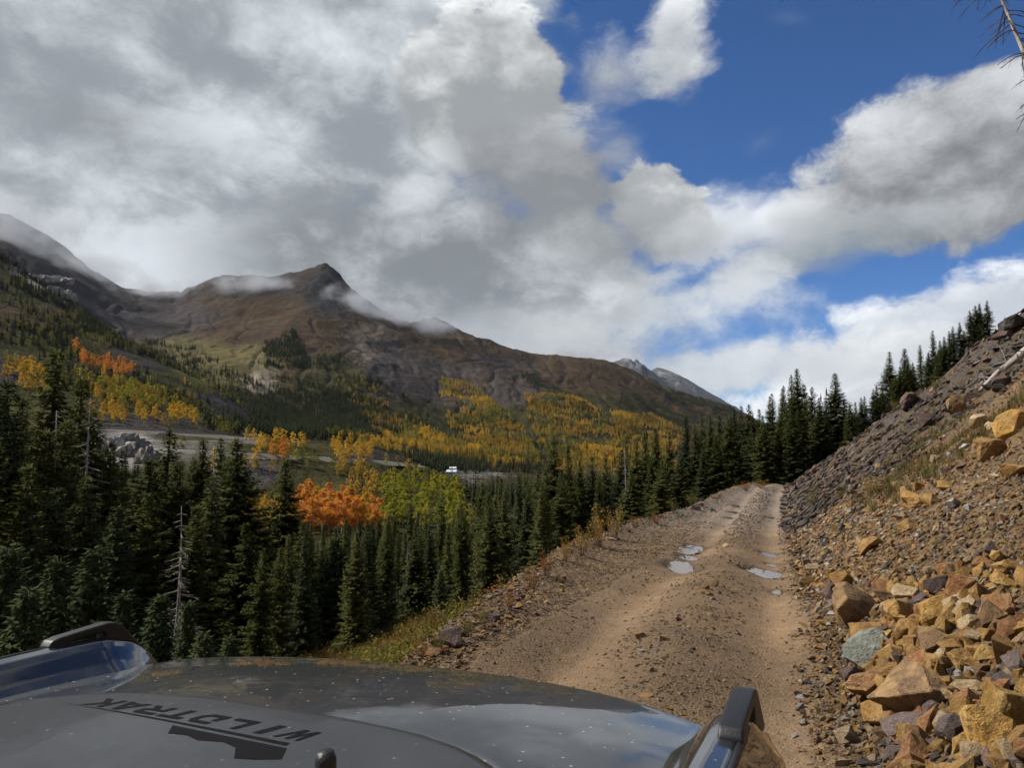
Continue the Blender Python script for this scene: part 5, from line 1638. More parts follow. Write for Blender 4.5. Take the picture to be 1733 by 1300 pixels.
# ------------------------------------------------------------------ gravel and chips: too many to count
def chips(name, x, y, size, meshes_mats, label, cat, flat=False, sink=.25, align=True, stretch=1.0, spin=.8):
    z = ground(x, y)
    n = len(x)
    rg = np.random.default_rng(len(name) * 13 + n)
    P = np.stack([x, y, z + size * sink], -1)
    S = np.stack([size * rg.uniform(.8, 1.5, n) * stretch, size * rg.uniform(.7, 1.2, n), size * rg.uniform(.45, .9, n)], -1)
    e = .25
    gx = (ground(x + e, y) - z) / e; gy = (ground(x, y + e) - z) / e
    if align:
        rx_ = np.arctan(np.clip(gy, -1, 1)); ryy = -np.arctan(np.clip(gx, -1, 1))
        R = np.stack([rx_ + rg.normal(0, .3, n), ryy + rg.normal(0, .3, n), rg.normal(0, spin, n)], -1)
    else:
        R = rg.uniform(-3, 3, (n, 3))
    ms = [rock_variant(me, mt) for me, mt in meshes_mats]
    return scatter(name, P, S, R, rg.integers(0, len(ms), n), ms, label, cat)

def polar_in(n, az0, az1, r0, r1, cond, seed):
    rg = np.random.default_rng(seed)
    a = rg.uniform(az0, az1, n); r = np.exp(rg.uniform(math.log(r0), math.log(r1), n))
    x, y = np.sin(a) * r, np.cos(a) * r
    u = (x - road_x(y)) * C20
    m = cond(u, y)
    return x[m], y[m], r[m], rg

mix_gold = [(ROCKS_S[i % 7], m) for i, m in enumerate(('ochre', 'gold', 'tan', 'brown', 'mauve', 'ochre', 'tan', 'rust', 'brown', 'white', 'slate', 'brown'))]
mix_dark = [(SLABS[i % 5] if i % 3 else ROCKS_S[i % 7], m) for i, m in enumerate(('slate', 'slate', 'maroon', 'slate', 'brown', 'slate', 'maroon', 'slate', 'mauve', 'slate', 'brown'))]
mix_road = [(ROCKS_S[i % 7], m) for i, m in enumerate(('brown', 'ochre', 'tan', 'mauve', 'brown', 'tan', 'tan', 'ochre', 'mauve', 'brown'))]
mix_grey = [(ROCKS_S[i % 7], m) for i, m in enumerate(('slate', 'mauve', 'brown', 'slate', 'tan', 'maroon', 'mauve'))]

x, y, r, rg = polar_in(94000, azim(1330), azim(2700), 3.2, 24, lambda u, y: (u > road_right(y) - .75) & (y < 21), 1)
u = (x - road_x(y)) * C20
keep = rg.random(len(x)) < sstep(u - road_right(y) + .35 * fbm(x * 1.5, y * 1.5, 3, 12), -.6, .25)
x, y, r, u = x[keep], y[keep], r[keep], u[keep]
near_foot = np.exp(-np.maximum(u - road_right(y), 0) / 2.0)
size = (0.010 + 0.045 * rg.random(len(x)) ** 5.0) * (r / 8) ** .55 * (0.75 + .8 * near_foot)
chips('slope_rubble', x, y, size, mix_gold, 'loose yellow and brown stone chips covering the lower talus', 'rubble')
x, y, r, rg = polar_in(70000, azim(1290), azim(1900), 13, 78, lambda u, y: (u > road_right(y) - .3) & (y < 62), 2)
uu = (x - road_x(y)) * C20 - road_right(y)
keep = rg.random(len(x)) < np.clip(sstep(y + 5 * fbm(x * .35, y * .35, 4, 81) - .25 * uu, 14, 23) * (.55 + .9 * fbm(x * .5, y * .5, 3, 83)), 0.02, 1)
x, y, r = x[keep], y[keep], r[keep]
size = (0.025 + 0.22 * rg.random(len(x)) ** 5.0) * (r / 35) ** .6
chips('talus_scree', x, y, size, mix_dark, 'dark slate scree chips covering the upper talus', 'scree', stretch=1.7, spin=.3)
x, y, r, rg = polar_in(130000, azim(640), azim(1480), 3.2, 40, lambda u, y: (u > -road_left(y) - .6) & (u < road_right(y) + .3), 3)
u = (x - road_x(y)) * C20
trk = np.exp(-((u + .8) / .36) ** 2) + np.exp(-((u - .8) / .36) ** 2)
clump = np.clip(.55 + 1.5 * fbm(x * .8, y * .8, 4, 66), 0, 1)
keep = rg.random(len(x)) < np.clip((1 - 0.93 * trk) * clump, 0.02, 1)
x, y, r = x[keep], y[keep], r[keep]
size = (0.006 + 0.030 * rg.random(len(x)) ** 5) * (r / 6) ** .6
chips('road_gravel', x, y, size, mix_road, 'brown gravel strewn over the crown and shoulders of the track', 'gravel', sink=.15)
x, y, r, rg = polar_in(34000, azim(560), azim(1330), 4.2, 45, lambda u, y: (u < -road_left(y) + .45) & (u > -road_left(y) - 9.0), 4)
d = -((x - road_x(y)) * C20) - road_left(y)
keep = rg.random(len(x)) < np.maximum(np.exp(-np.maximum(d, 0) / 1.8), .22)
x, y, r = x[keep], y[keep], r[keep]
gr = y > 19
size = (0.011 + 0.06 * rg.random(len(x)) ** 3.5) * (r / 8) ** .55
chips('brink_rubble', x[~gr], y[~gr], size[~gr], mix_gold, 'yellow rubble heaped along the near brink of the track', 'rubble')
chips('berm_rubble', x[gr], y[gr], size[gr], mix_grey, 'grey rubble on the berm further along the brink', 'rubble')
x, y, r, rg = polar_in(16000, azim(1150), azim(1350), 17, 50, lambda u, y: (np.abs(u) < .5) | (u > 1.0), 5)
size = (0.02 + 0.06 * rg.random(len(x)) ** 3.0) * (r / 25) ** .6
keep = ((x - road_x(y)) * C20 < 1.5) & (rg.random(len(x)) < .55 * sstep(y + 4 * fbm(x * .5, y * .5, 3, 19), 16, 27))
chips('crown_gravel', x[keep], y[keep], size[keep], [(a, 'mauve' if b == 'slate' else b) for a, b in mix_grey], 'grey broken stone on the far crown of the track', 'gravel')

pile_chips()

# ------------------------------------------------------------------ grass and small shrubs
def tuft(seed, n=16, h=.28):
    rg = random.Random(seed); g = MB()
    for k in range(n):
        a = rg.uniform(0, 6.28); q = rg.uniform(.1, .5)
        d = Vector((math.cos(a) * q, math.sin(a) * q, 1)).normalized()
        g.blade(Vector((math.cos(a) * .03, math.sin(a) * .03, -.02)), d, h * rg.uniform(.5, 1.1), .006, Vector((-math.sin(a), math.cos(a), 0)))
    return g
M_DRY = leaf_material('dry_grass', (0.20, 0.155, 0.065), (0.30, 0.24, 0.11), 0.3, .3)
M_GRN = leaf_material('green_grass', (0.10, 0.105, 0.035), (0.17, 0.16, 0.055), 0.3, .3)
M_RED = leaf_material('red_brown_herbs', (0.15, 0.075, 0.04), (0.21, 0.12, 0.06), 0.3, .3)
TUFTS = [tuft(k).mesh('tuft', mt) for k, mt in ((1, M_DRY), (2, M_DRY), (3, M_GRN), (4, M_RED), (5, M_GRN))]
rg = np.random.default_rng(8)
x1, y1, r1_, rg = polar_in(26000, azim(1330), azim(1880), 11, 45, lambda u, y: (u > road_right(y) + 1.2), 6)
t1 = (x1 - road_x(y1)) * C20 - road_right(y1)
m1_ = fbm(x1 * .35, y1 * .35, 4, 81)
keep = rg.random(len(x1)) < sstep(m1_, -.05, .3) * .34 * sstep(y1, 11, 16) * (1 - sstep(y1, 24, 36))
x1, y1 = x1[keep], y1[keep]
x2, y2, r2_, rg2 = polar_in(16000, azim(560), azim(1320), 6, 52, lambda u, y: (u < -road_left(y) + .5) & (u > -road_left(y) - 7), 7)
keep = rg2.random(len(x2)) < np.maximum(sstep(fbm(x2 * .4, y2 * .4, 3, 88), .08, .4) * .10 * sstep(y2, 8, 14), .5 * sstep(-((x2 - road_x(y2)) * C20) - road_left(y2), 1.6, 3.2))
x2, y2 = x2[keep], y2[keep]
x3, y3, r3_, rg3 = polar_in(2500, azim(-100), azim(500), 14, 45, lambda u, y: (u < -road_left(y) - 6), 9)
X = np.concatenate([x1, x2, x3]); Y = np.concatenate([y1, y2, y3])
s_ = rg.uniform(.35, 1.05, len(X))
scatter('grass', np.stack([X, Y, ground(X, Y) - .01], -1), np.stack([s_, s_, s_], -1), np.stack([0 * s_, 0 * s_, rg.uniform(0, 6.28, len(X))], -1), rg.integers(0, 5, len(X)), TUFTS, 'dry grass and herbs growing on the talus band and the brink', 'grass')

x4, y4, r4_, rg4 = polar_in(5200, azim(250), azim(1000), 7, 48, lambda u, y: (u < -road_left(y) - 2.2), 15)
s4 = rg4.uniform(.35, 1.1, len(x4))
scatter('undergrowth', np.stack([x4, y4, ground(x4, y4) - .03], -1), np.stack([s4, s4, s4 * rg4.uniform(.4, .9, len(x4))], -1), np.stack([0 * s4, 0 * s4, rg4.uniform(0, 6.28, len(x4))], -1), rg4.integers(0, 3, len(x4)), [joined(SHRUB_G[0]), joined(SHRUB_G[1]), joined(SHRUB_R[0])], 'low leafy undergrowth on the bank between the spruces', 'undergrowth')
BUSH = [
    (1012, 902, 52, 62, 'y', 'tallest golden willow bush on the brink of the track'),
    (1040, 895, 44, 46, 'y', 'golden willow bush just past the tallest one'),
    (985, 925, 46, 46, 'y', 'golden willow bush just before the tallest one'),
    (958, 938, 36, 40, 'y', 'thin yellow willow bush lower on the brink'),
    (925, 962, 44, 40, 'r', 'rusty twiggy bush on the brink below the willows'),
    (900, 985, 40, 36, 'r', 'brown leafless-looking bush on the brink'),
    (862, 1022, 34, 30, 'r', 'reddish small bush above the brink rubble'),
    (742, 1092, 40, 34, 'g', 'low green bush under the pointed maroon rock'),
    (712, 1106, 34, 26, 'r', 'tawny bush showing just over the hood at the brink'),
    (790, 1066, 36, 34, 'g', 'leafy green bush behind the flat slab on the brink'),
    (818, 1052, 30, 32, 'g', 'green bush hanging on the brink by the mauve rock'),
    (1476, 832, 34, 30, 'y', 'bright yellow shrub alone on the grey talus'),
    (1376, 848, 32, 34, 'g', 'olive shrub on the grey talus near its foot'),
    (1262, 826, 34, 14, 'r', 'rust-coloured bush at the bend under the spruces'),
    (1288, 823, 30, 12, 'r', 'tawny bush at the far end of the bend'),
    (1172, 850, 30, 18, 'g', 'greenish bush on the berm before the dark spruces'),
    (1140, 862, 22, 22, 'g', 'small green bush on the berm edge'),
    (1110, 880, 30, 16, 'r', 'low tawny bush on the berm'),
    (1075, 888, 26, 18, 'r', 'low rusty bush past the willows'),
    (47, 1045, 42, 22, 'y', 'small amber bush over the slash heap'),
    (5, 1070, 30, 26, 'g', 'green weeds at the picture edge by the slash heap'),
    (134, 1048, 16, 16, 'r', 'orange sprig behind the fender handle'),
    (1515, 690, 26, 16, 'g', 'dull green bush on the crag'),
    (1585, 655, 30, 22, 'g', 'green tuft bush below the fallen log'),
    (1480, 660, 34, 18, 'r', 'tawny bush on the talus skyline'),
]
for px_, py_, w_, h_, kd, lab in BUSH:
    p = hit(px_, py_ + h_ * .35)
    if p is None: continue
    dist = math.hypot(p[0], p[1])
    hh = h_ / FPX * dist * 1.1
    ww = (w_ / FPX * dist) / (1.4 * hh / 1.2)
    pr = {'y': SHRUB_Y, 'r': SHRUB_R, 'g': SHRUB_G}[kd]
    plant('shrub', random.choice(pr), p, hh, 1.2, min(max(ww, .6), 2.2), lab, 'shrub', parts=('stems', 'foliage'))

# ------------------------------------------------------------------ dead wood
lg = empty('fallen_log', (0, 0, 0))
pa, pb = hit(1748, 622), hit(1662, 664)
dvec = Vector(pb) - Vector(pa)
lg.location = (float(pb[0]), float(pb[1]), float(pb[2]) + .12)
a_ = Vector(pa) - Vector(pb) + Vector((0, 0, .55))
b_ = MB(); b_.tube([-a_ * .12, Vector((0, 0, 0)), a_ * .35 + Vector((0, 0, .06)), a_ * .7, a_ * 1.4], [.03, .055, .085, .11, .14], 8)
link(bpy.data.objects.new('trunk', b_.mesh('fallen_trunk', M_DEAD, True)), lg)
b_ = MB(); rg_ = random.Random(5)
for k in range(22):
    t = rg_.uniform(-.1, .9); p = a_ * t
    d = Vector((rg_.uniform(-1, .4), rg_.uniform(-.6, .6), rg_.uniform(-.3, .8))).normalized()
    L = rg_.uniform(.3, 1.1)
    b_.tube([p, p + d * L * .5, p + d * L + Vector((0, 0, -.15 * L))], [.016, .010, .004], 4, False)
link(bpy.data.objects.new('branches', b_.mesh('fallen_branches', M_DEAD)), lg)
tag(lg, 'pale dead trunk fallen across the talus by the picture edge', 'log')

# leaning dead spruce whose top reaches into the upper corner
d0 = ray(1736, 92); d1 = ray(1692, -4)
tip = Vector(d1) * 17.6 + Vector((0, 0, EYE)); mid_ = Vector(d0) * 17.0 + Vector((0, 0, EYE))
ax_ = (tip - mid_).normalized()
foot = mid_ - ax_ * 9.0
gz = GROUND_AT(foot.x, foot.y)
while foot.z > gz - .3 and (mid_ - foot).length < 30:
    foot = foot - ax_ * .5; gz = GROUND_AT(foot.x, foot.y)
lt = empty('dead_tree', tuple(foot))
top_end = tip + ax_ * 1.6
tv = top_end - foot
b_ = MB(); b_.tube([tv * k / 8 + Vector((0.05 * math.sin(k), 0, 0)) for k in range(9)], [.115 * (1 - k / 8.5) + .010 for k in range(9)], 8)
link(bpy.data.objects.new('trunk', b_.mesh('leaning_trunk', M_DEAD, True)), lt)
b_ = MB(); rg_ = random.Random(9)
for k in range(64):
    t = 1 - rg_.random() * .42
    p = tv * t
    a = rg_.uniform(0, 6.28)
    d = Vector((math.cos(a), math.sin(a) * .8, -0.45 + rg_.uniform(-.2, .2))).normalized()
    L = rg_.uniform(.3, 1.0)
    P = [p, p + d * L * .4 + Vector((0, 0, .04)), p + d * L * .75, p + d * L + Vector((0, 0, -.06))]
    b_.tube(P, [.016, .012, .009, .005], 4, False)
    for j in range(5):
        q = P[1].lerp(P[3], rg_.random()); e = (d + Vector((rg_.uniform(-1, 1), rg_.uniform(-1, 1), rg_.uniform(-1, .3)))).normalized()
        b_.tube([q, q + e * rg_.uniform(.06, .2)], [.005, .003], 3, False)
link(bpy.data.objects.new('branches', b_.mesh('leaning_branches', M_BARK)), lt)
tag(lt, 'leaning dead spruce top poking into the upper corner of the sky', 'dead tree')

# slash heap beyond the far fender
b_ = MB(); rg_ = random.Random(14)
c_ = hit(35, 1075)
for k in range(170):
    p = Vector((rg_.gauss(0, 1.3), rg_.gauss(0, .8), 0)); p.z = GROUND_AT(c_[0] + p.x, c_[1] + p.y) - c_[2] + rg_.uniform(.0, .75) * max(0, 1 - p.length / 2.6)
    a = rg_.uniform(0, 6.28); d = Vector((math.cos(a), math.sin(a), rg_.uniform(-.3, .4))); L = rg_.uniform(.3, 1.1)
    b_.tube([p - d * L * .5, p + Vector((0, 0, .04)), p + d * L * .5], [.012, .016, .008], 4)
o = link(bpy.data.objects.new('brushwood', b_.mesh('brushwood', M_DEAD)))
o.location = tuple(float(q) for q in c_)
tag(o, 'grey heap of cut brushwood beyond the far fender', 'brushwood', kind='stuff')

# ------------------------------------------------------------------ the vehicle the picture is taken from
def paint_material(name, base, rough, coat, dust):
    m, n, out = new_mat(name)
    pos = n.node('ShaderNodeTexCoord').outputs['Object']
    bs = n.node('ShaderNodeBsdfPrincipled')
    sp = n.voro(n.vec('ADD', pos, n.vec('MULTIPLY', n.node('ShaderNodeTexNoise').outputs['Color'], (.01, .01, .01))), 42.0)
    k = n.ss(n.noise(pos, 5.0, 5, .65), .35, .7)
    speck = n.mul(n.ss(sp, 0.16, 0.06), n.ss(n.noise(pos, 30.0, 4, .7), .42, .56))
    fine = n.ss(n.noise(pos, 230.0, 3, .7), .56, .70)
    streak = n.ss(n.noise(n.vec('MULTIPLY', pos, (1, .25, 1)), 14.0, 5, .65), .55, .75)
    film = n.math('ADD', n.mul(speck, .95), n.add(n.mul(n.mul(fine, k), .10), n.mul(streak, .07)), clamp=True)
    film = n.mul(film, dust)
    n.l.new(n.mix(film, base, (0.36, 0.33, 0.29)), bs.inputs['Base Color'])
    n.l.new(n.add(rough, n.mul(film, .5)), bs.inputs['Roughness'])
    bs.inputs['Metallic'].default_value = 0.0
    bs.inputs['Coat Weight'].default_value = coat
    bs.inputs['Coat Roughness'].default_value = 0.015
    bs.inputs['Coat IOR'].default_value = 1.75 if coat > .5 else 1.5
    n.l.new(n.mul(n.sub(1.0, n.mul(film, .9)), coat), bs.inputs['Coat Weight'])
    n.l.new(bs.outputs[0], out.inputs[0])
    return m
M_PAINT = paint_material('dusty_dark_paint', (0.008, 0.009, 0.011), 0.35, 1.0, 1.0)
M_PAINT2 = paint_material('fender_paint', (0.020, 0.023, 0.028), 0.20, 1.0, 0.35)
M_WRAP = paint_material('matte_grey_wrap', (0.024, 0.026, 0.029), 0.36, 0.20, 0.35)
def plain(name, colr, rough, metal=0.0, bump=0.0):
    m, n, out = new_mat(name)
    pos = n.node('ShaderNodeTexCoord').outputs['Object']
    bs = n.node('ShaderNodeBsdfPrincipled')
    k = n.lin(n.noise(pos, 30.0, 4, .6), .3, .7, .85, 1.15)
    n.l.new(n.mix(1.0, colr, n.comb(k, k, k), 'MULTIPLY'), bs.inputs['Base Color'])
    bs.inputs['Roughness'].default_value = rough; bs.inputs['Metallic'].default_value = metal
    if bump:
        bp = n.node('ShaderNodeBump'); bp.inputs['Strength'].default_value = bump; bp.inputs['Distance'].default_value = .002
        n.l.new(n.noise(pos, 420.0, 2, .5), bp.inputs['Height']); n.l.new(bp.outputs[0], bs.inputs['Normal'])
    n.l.new(bs.outputs[0], out.inputs[0])
    return m
M_PLASTIC = plain('black_plastic', (0.013, 0.013, 0.014), .5, 0, .3)
M_RUBBER = plain('tyre_rubber', (0.020, 0.020, 0.020), .8)
M_RIM = plain('dark_rim', (0.06, 0.06, 0.065), .4, .8)
M_DECAL = plain('black_decal', (0.006, 0.006, 0.007), .7)
for nd in M_DECAL.node_tree.nodes:
    if nd.type == 'BSDF_PRINCIPLED': nd.inputs['Specular IOR Level'].default_value = 0.08

THETA = math.radians(25.0)
car = empty('off_road_vehicle')
car.rotation_euler = (0, math.radians(-2.2), -THETA)
car.location = (-0.89 * math.cos(THETA), 0.89 * math.sin(THETA), -0.03)   # the roll leans the roofline back over the camera's side
tag(car, 'dusty dark grey off-road vehicle seen over its hood from the passenger window', 'vehicle')
ZB = 1.285
def dome_front(x): return 1.05 - 0.12 * (abs(x) / 0.50) ** 4
def hood_front(x): return 1.57 - 0.19 * (abs(x) / 0.68) ** 2.8
def hood_z(x, F):
    d = 0.5 * 0.18 * max(0.0, F - 0.65) ** 2
    z = ZB - d - 0.018 * (abs(x) / 0.7) ** 2.2
    e = min((dome_front(x) - F) / 0.05 + .5, (0.56 - abs(x)) / 0.05 + .5)
    e = min(max(e, 0), 1); e = e * e * (3 - 2 * e)
    return z + 0.020 * e
def sheet(name, mat, fn, nu, nv, parent, smooth=True):
    V = []; 
    for i in range(nu + 1):
        for j in range(nv + 1):
            V.append(fn(i / nu, j / nv))
    ix = np.arange((nu + 1) * (nv + 1)).reshape(nu + 1, nv + 1)
    F = np.stack([ix[:-1, :-1], ix[1:, :-1], ix[1:, 1:], ix[:-1, 1:]], -1).reshape(-1, 4)
    me = np_mesh(name, np.array(V), F, smooth); me.materials.append(mat)
    return link(bpy.data.objects.new(name, me), parent)
def hood_fn(u, v):
    x = -0.70 + 1.40 * u
    ff = hood_front(x)
    ex = 0.0
    if abs(x) > .675: ex = (abs(x) - .675) / .025
    if v < .88:
        F = 0.02 + (ff - 0.02) * (v / .88)
        return (x, F, hood_z(x, F) - .012 * ex * ex)
    q = (v - .88) / .12 * PI / 2
    return (x, ff + .035 * math.sin(q), hood_z(x, ff) - .012 * ex * ex - .045 * (1 - math.cos(q)) - (.08 if v >= .9999 else 0))
hood = sheet('hood', M_PAINT, hood_fn, 110, 130, car)
def wrap_fn(u, v):
    x = -0.515 + 1.03 * u
    f1 = dome_front(x) - .012
    F = 0.02 + (f1 - .02) * v
    return (x, F, hood_z(x, F) + .0016)
wrap = sheet('hood_wrap', M_WRAP, wrap_fn, 90, 90, hood)
wrap['label'] = 'matte grey wrap on the raised middle of the hood'

# lettering on the wrap, read from the front of the vehicle
LET = {
    'W': [[(0, 1), (.14, 1), (.22, .28), (.36, 1), (.50, 1), (.58, .28), (.78, 1), (.94, 1), (.68, 0), (.50, 0), (.42, .66), (.28, 0), (.10, 0)]],
    'I': [[(0.2, 0), (.5, 0), (.5, 1), (.2, 1)]],
    'L': [[(0, 0), (.9, 0), (.9, .24), (.24, .24), (.24, 1), (0, 1)]],
    'D': [[(0, 0), (.75, 0), (.95, .3), (.95, .7), (.75, 1), (0, 1), (0, .76), (.62, .76), (.71, .62), (.71, .38), (.62, .24), (.24, .24), (.24, .62), (0, .62)]],
    'T': [[(.36, 0), (.62, 0), (.62, .76), (1, .76), (1, 1), (0, 1), (0, .76), (.36, .76)]],
    'R': [[(0, 0), (.24, 0), (.24, .36), (.42, .36), (.70, 0), (1, 0), (.72, .36), (.95, .48), (.95, .84), (.80, 1), (0, 1), (0, .76), (.66, .76), (.71, .70), (.71, .62), (.64, .57), (0, .57)]],
    'A': [[(0, 0), (.26, 0), (.52, .70), (.66, .30), (.40, .30), (.32, .10), (.74, .10), (.78, 0), (1.02, 0), (.66, 1), (.40, 1)]],
    'K': [[(0, 0), (.24, 0), (.24, .38), (.36, .38), (.72, 0), (1.05, 0), (.58, .50), (1.0, 1), (.68, 1), (.36, .62), (.24, .62), (.24, 1), (0, 1)]],
}
def on_hood(x, F, lift=.0030): return (x, F, hood_z(x, F) + lift)
def decal(name, polys, lift=.0022):
    from mathutils.geometry import tessellate_polygon
    V, F = [], []
    for poly in polys:
        base = len(V)
        pts = [Vector((p[0], p[1], 0)) for p in poly]
        V += [on_hood(p.x, p.y, lift) for p in pts]
        for t in tessellate_polygon([pts]):
            a, b_, c = t
            n_ = (pts[b_] - pts[a]).cross(pts[c] - pts[a]).z
            F.append((base + a, base + b_, base + c) if n_ > 0 else (base + a, base + c, base + b_))
    me = bpy.data.meshes.new(name); me.from_pydata(V, [], F); me.update()
    me.materials.append(M_DECAL)
    return link(bpy.data.objects.new(name, me), hood)
x0 = 0.165; pitch_ = 0.0655; lw = 0.056; f0 = 0.955; lh = 0.044
for i, ch in enumerate('WILDTRAK'):
    polys = [[(x0 - (i * pitch_ + u_ * lw + v_ * .016), f0 - v_ * lh) for u_, v_ in poly] for poly in LET[ch]]
    decal('letter', polys)
sx_ = [x0 - .02 - .0525 * k for k in range(12)]
decal('stripe', [[(sx_[k], .898 + .0009 * k), (sx_[k + 1], .898 + .0009 * (k + 1)), (sx_[k + 1], .888 + .0018 * (k + 1)), (sx_[k], .888 + .0018 * k)] for k in range(11)])
decal('mountain_emblem', [[(x0 - .01, .880), (x0 - .26, .886), (x0 - .235, .856), (x0 - .20, .862), (x0 - .165, .852), (x0 - .12, .862), (x0 - .085, .852), (x0 - .055, .820), (x0 - .02, .830), (x0 + .012, .845)]])

# fenders with their raised sight rails
def fender(sgn):
    prof = [(.655, -.066), (.690, -.040), (.716, -.012), (.732, .001), (.752, .007), (.777, .004), (.788, -.004), (.800, -.022), (.826, -.060), (.850, -.14), (.868, -.28), (.880, -.45), (.880, -.62)]
    def fn(u, v):
        q = u * (len(prof) - 1); i = min(int(q), len(prof) - 2); f = q - i
        x = prof[i][0] * (1 - f) + prof[i + 1][0] * f; z = prof[i][1] * (1 - f) + prof[i + 1][1] * f
        F = 0.02 + 1.52 * v
        t = max(0, (F - 1.20) / .34)
        top = max(0, 1 - max(0, (F - 1.20) / .24)) if F > 1.20 else 1.0
        sm = top * top * (3 - 2 * top)
        mid = .752
        if .655 <= x < .80:
            x = mid + (x - mid) * (0.35 + .65 * sm)
        zz = ZB + .032 + z - .05 * (1 - sm) * (1 if z > -.1 else max(0, 1 - (-z - .1) / .15)) - .03 * t * t
        zz -= 0.5 * 0.10 * max(0, F - .7) ** 2 + .30 * (max(0, F - 1.30) / .24) ** 2
        x = x - .05 * t * t * (1 if x > .8 else 0)
        return (sgn * x, F, zz)
    o = sheet('fender', M_PAINT2, fn, 60, 110, car)
    return o
fend_r = fender(1); fend_l = fender(-1)
def sight(sgn, parent, f0_):
    outer = [(0.0, -.030), (0.0, .040), (.010, .052), (.030, .056), (.150, .062), (.172, .058), (.190, .046), (.255, -.030)]
    inner = [(.052, .012), (.052, .034), (.056, .038), (.066, .039), (.128, .043), (.136, .042), (.142, .036), (.142, .012)]
    n_ = len(outer); bm = bmesh.new(); wv = .018
    L = {}
    for s, xx in ((-1, -wv), (1, wv)):
        L[s] = ([bm.verts.new((xx, a, b)) for a, b in outer], [bm.verts.new((xx, a, b)) for a, b in inner])
    for s in (-1, 1):
        o_, i_ = L[s]
        for k in range(n_):
            j = (k + 1) % n_
            bm.faces.new((o_[k], o_[j], i_[j], i_[k]) if s > 0 else (o_[j], o_[k], i_[k], i_[j]))
    for k in range(n_):
        j = (k + 1) % n_
        bm.faces.new((L[-1][0][k], L[-1][0][j], L[1][0][j], L[1][0][k]))
        bm.faces.new((L[-1][1][j], L[-1][1][k], L[1][1][k], L[1][1][j]))
    bmesh.ops.recalc_face_normals(bm, faces=bm.faces[:])
    bmesh.ops.bevel(bm, geom=[e for e in bm.edges if e.calc_face_angle(0) > .6], offset=.0045, segments=3, affect='EDGES', profile=.6)
    me = bpy.data.meshes.new('trail_sight'); bm.to_mesh(me); bm.free()
    me.polygons.foreach_set('use_smooth', [True] * len(me.polygons))
    me.materials.append(M_PLASTIC)
    o = link(bpy.data.objects.new('sight_handle', me), parent)
    o.location = (sgn * .772, f0_, ZB - .008)
    return o
sight(1, fend_r, 1.10); sight(-1, fend_l, 1.10)
def slot(sgn, parent):
    b = MB()
    P = [(sgn * .787, .05, ZB + .0325), (sgn * .787, .6, ZB + .0325), (sgn * .786, 1.02, ZB + .026), (sgn * .784, 1.18, ZB + .020)]
    b.tube(P, [.006] * 4, 6)
    link(bpy.data.objects.new('seam', b.mesh('seam', M_PLASTIC, True)), parent)
slot(1, fend_r); slot(-1, fend_l)

def box(b, x0, x1, y0, y1, z0, z1):
    i = len(b.v)
    b.v += [Vector(p) for p in ((x0, y0, z0), (x1, y0, z0), (x1, y1, z0), (x0, y1, z0), (x0, y0, z1), (x1, y0, z1), (x1, y1, z1), (x0, y1, z1))]
    b.f += [(i, i + 3, i + 2, i + 1), (i + 4, i + 5, i + 6, i + 7), (i, i + 1, i + 5, i + 4), (i + 1, i + 2, i + 6, i + 5), (i + 2, i + 3, i + 7, i + 6), (i + 3, i, i + 4, i + 7)]
b = MB(); box(b, -.70, .70, 1.20, 1.42, .80, 1.08); o = link(bpy.data.objects.new('grille', b.mesh('grille', M_PLASTIC)), car)
b = MB(); box(b, -.88, .88, 1.30, 1.58, .52, .78); o = link(bpy.data.objects.new('bumper', b.mesh('bumper', M_PLASTIC)), car)
md = o.modifiers.new('round', 'BEVEL'); md.width = .04; md.segments = 3
b = MB(); box(b, -.80, .80, -.30, 1.15, .62, 1.12); link(bpy.data.objects.new('engine_bay', b.mesh('engine_bay', M_PLASTIC)), car)
b = MB(); box(b, -.72, .72, -.10, .02, 1.12, 1.262); link(bpy.data.objects.new('cowl', b.mesh('cowl', M_PLASTIC)), car)
for sgn in (-1, 1):
    b = MB(); N = 28
    ring = [(.30, .36), (.26, .40), (.10, .41), (.02, .385), (0.0, .30)]
    def wheel_mesh(prof, nm, mat):
        bb = MB()
        for k in range(N):
            a = 2 * PI * k / N
            for w_, r_ in prof: bb.v.append(Vector((sgn * (.90 - w_), .72 + math.cos(a) * r_, .40 + math.sin(a) * r_)))
        m_ = len(prof)
        for k in range(N):
            j = (k + 1) % N
            for i in range(m_ - 1): bb.f.append((k * m_ + i, k * m_ + i + 1, j * m_ + i + 1, j * m_ + i))
        return bb.mesh(nm, mat, True)
    t = link(bpy.data.objects.new('tyre', wheel_mesh(ring, 'tyre', M_RUBBER)), car)
    link(bpy.data.objects.new('rim', wheel_mesh([(0.0, .30), (.03, .27), (.06, .08), (.05, .001)], 'rim', M_RIM)), t)
# stubby antenna in front of the windscreen
b = MB(); ax0, ay0 = .588, .44
b.tube([(ax0, ay0, ZB - .02), (ax0, ay0 + .003, ZB + .10), (ax0, ay0 + .006, ZB + .232), (ax0, ay0 + .006, ZB + .238)], [.0085, .0082, .008, .006], 14)
link(bpy.data.objects.new('antenna', b.mesh('antenna', M_PLASTIC, True)), car)

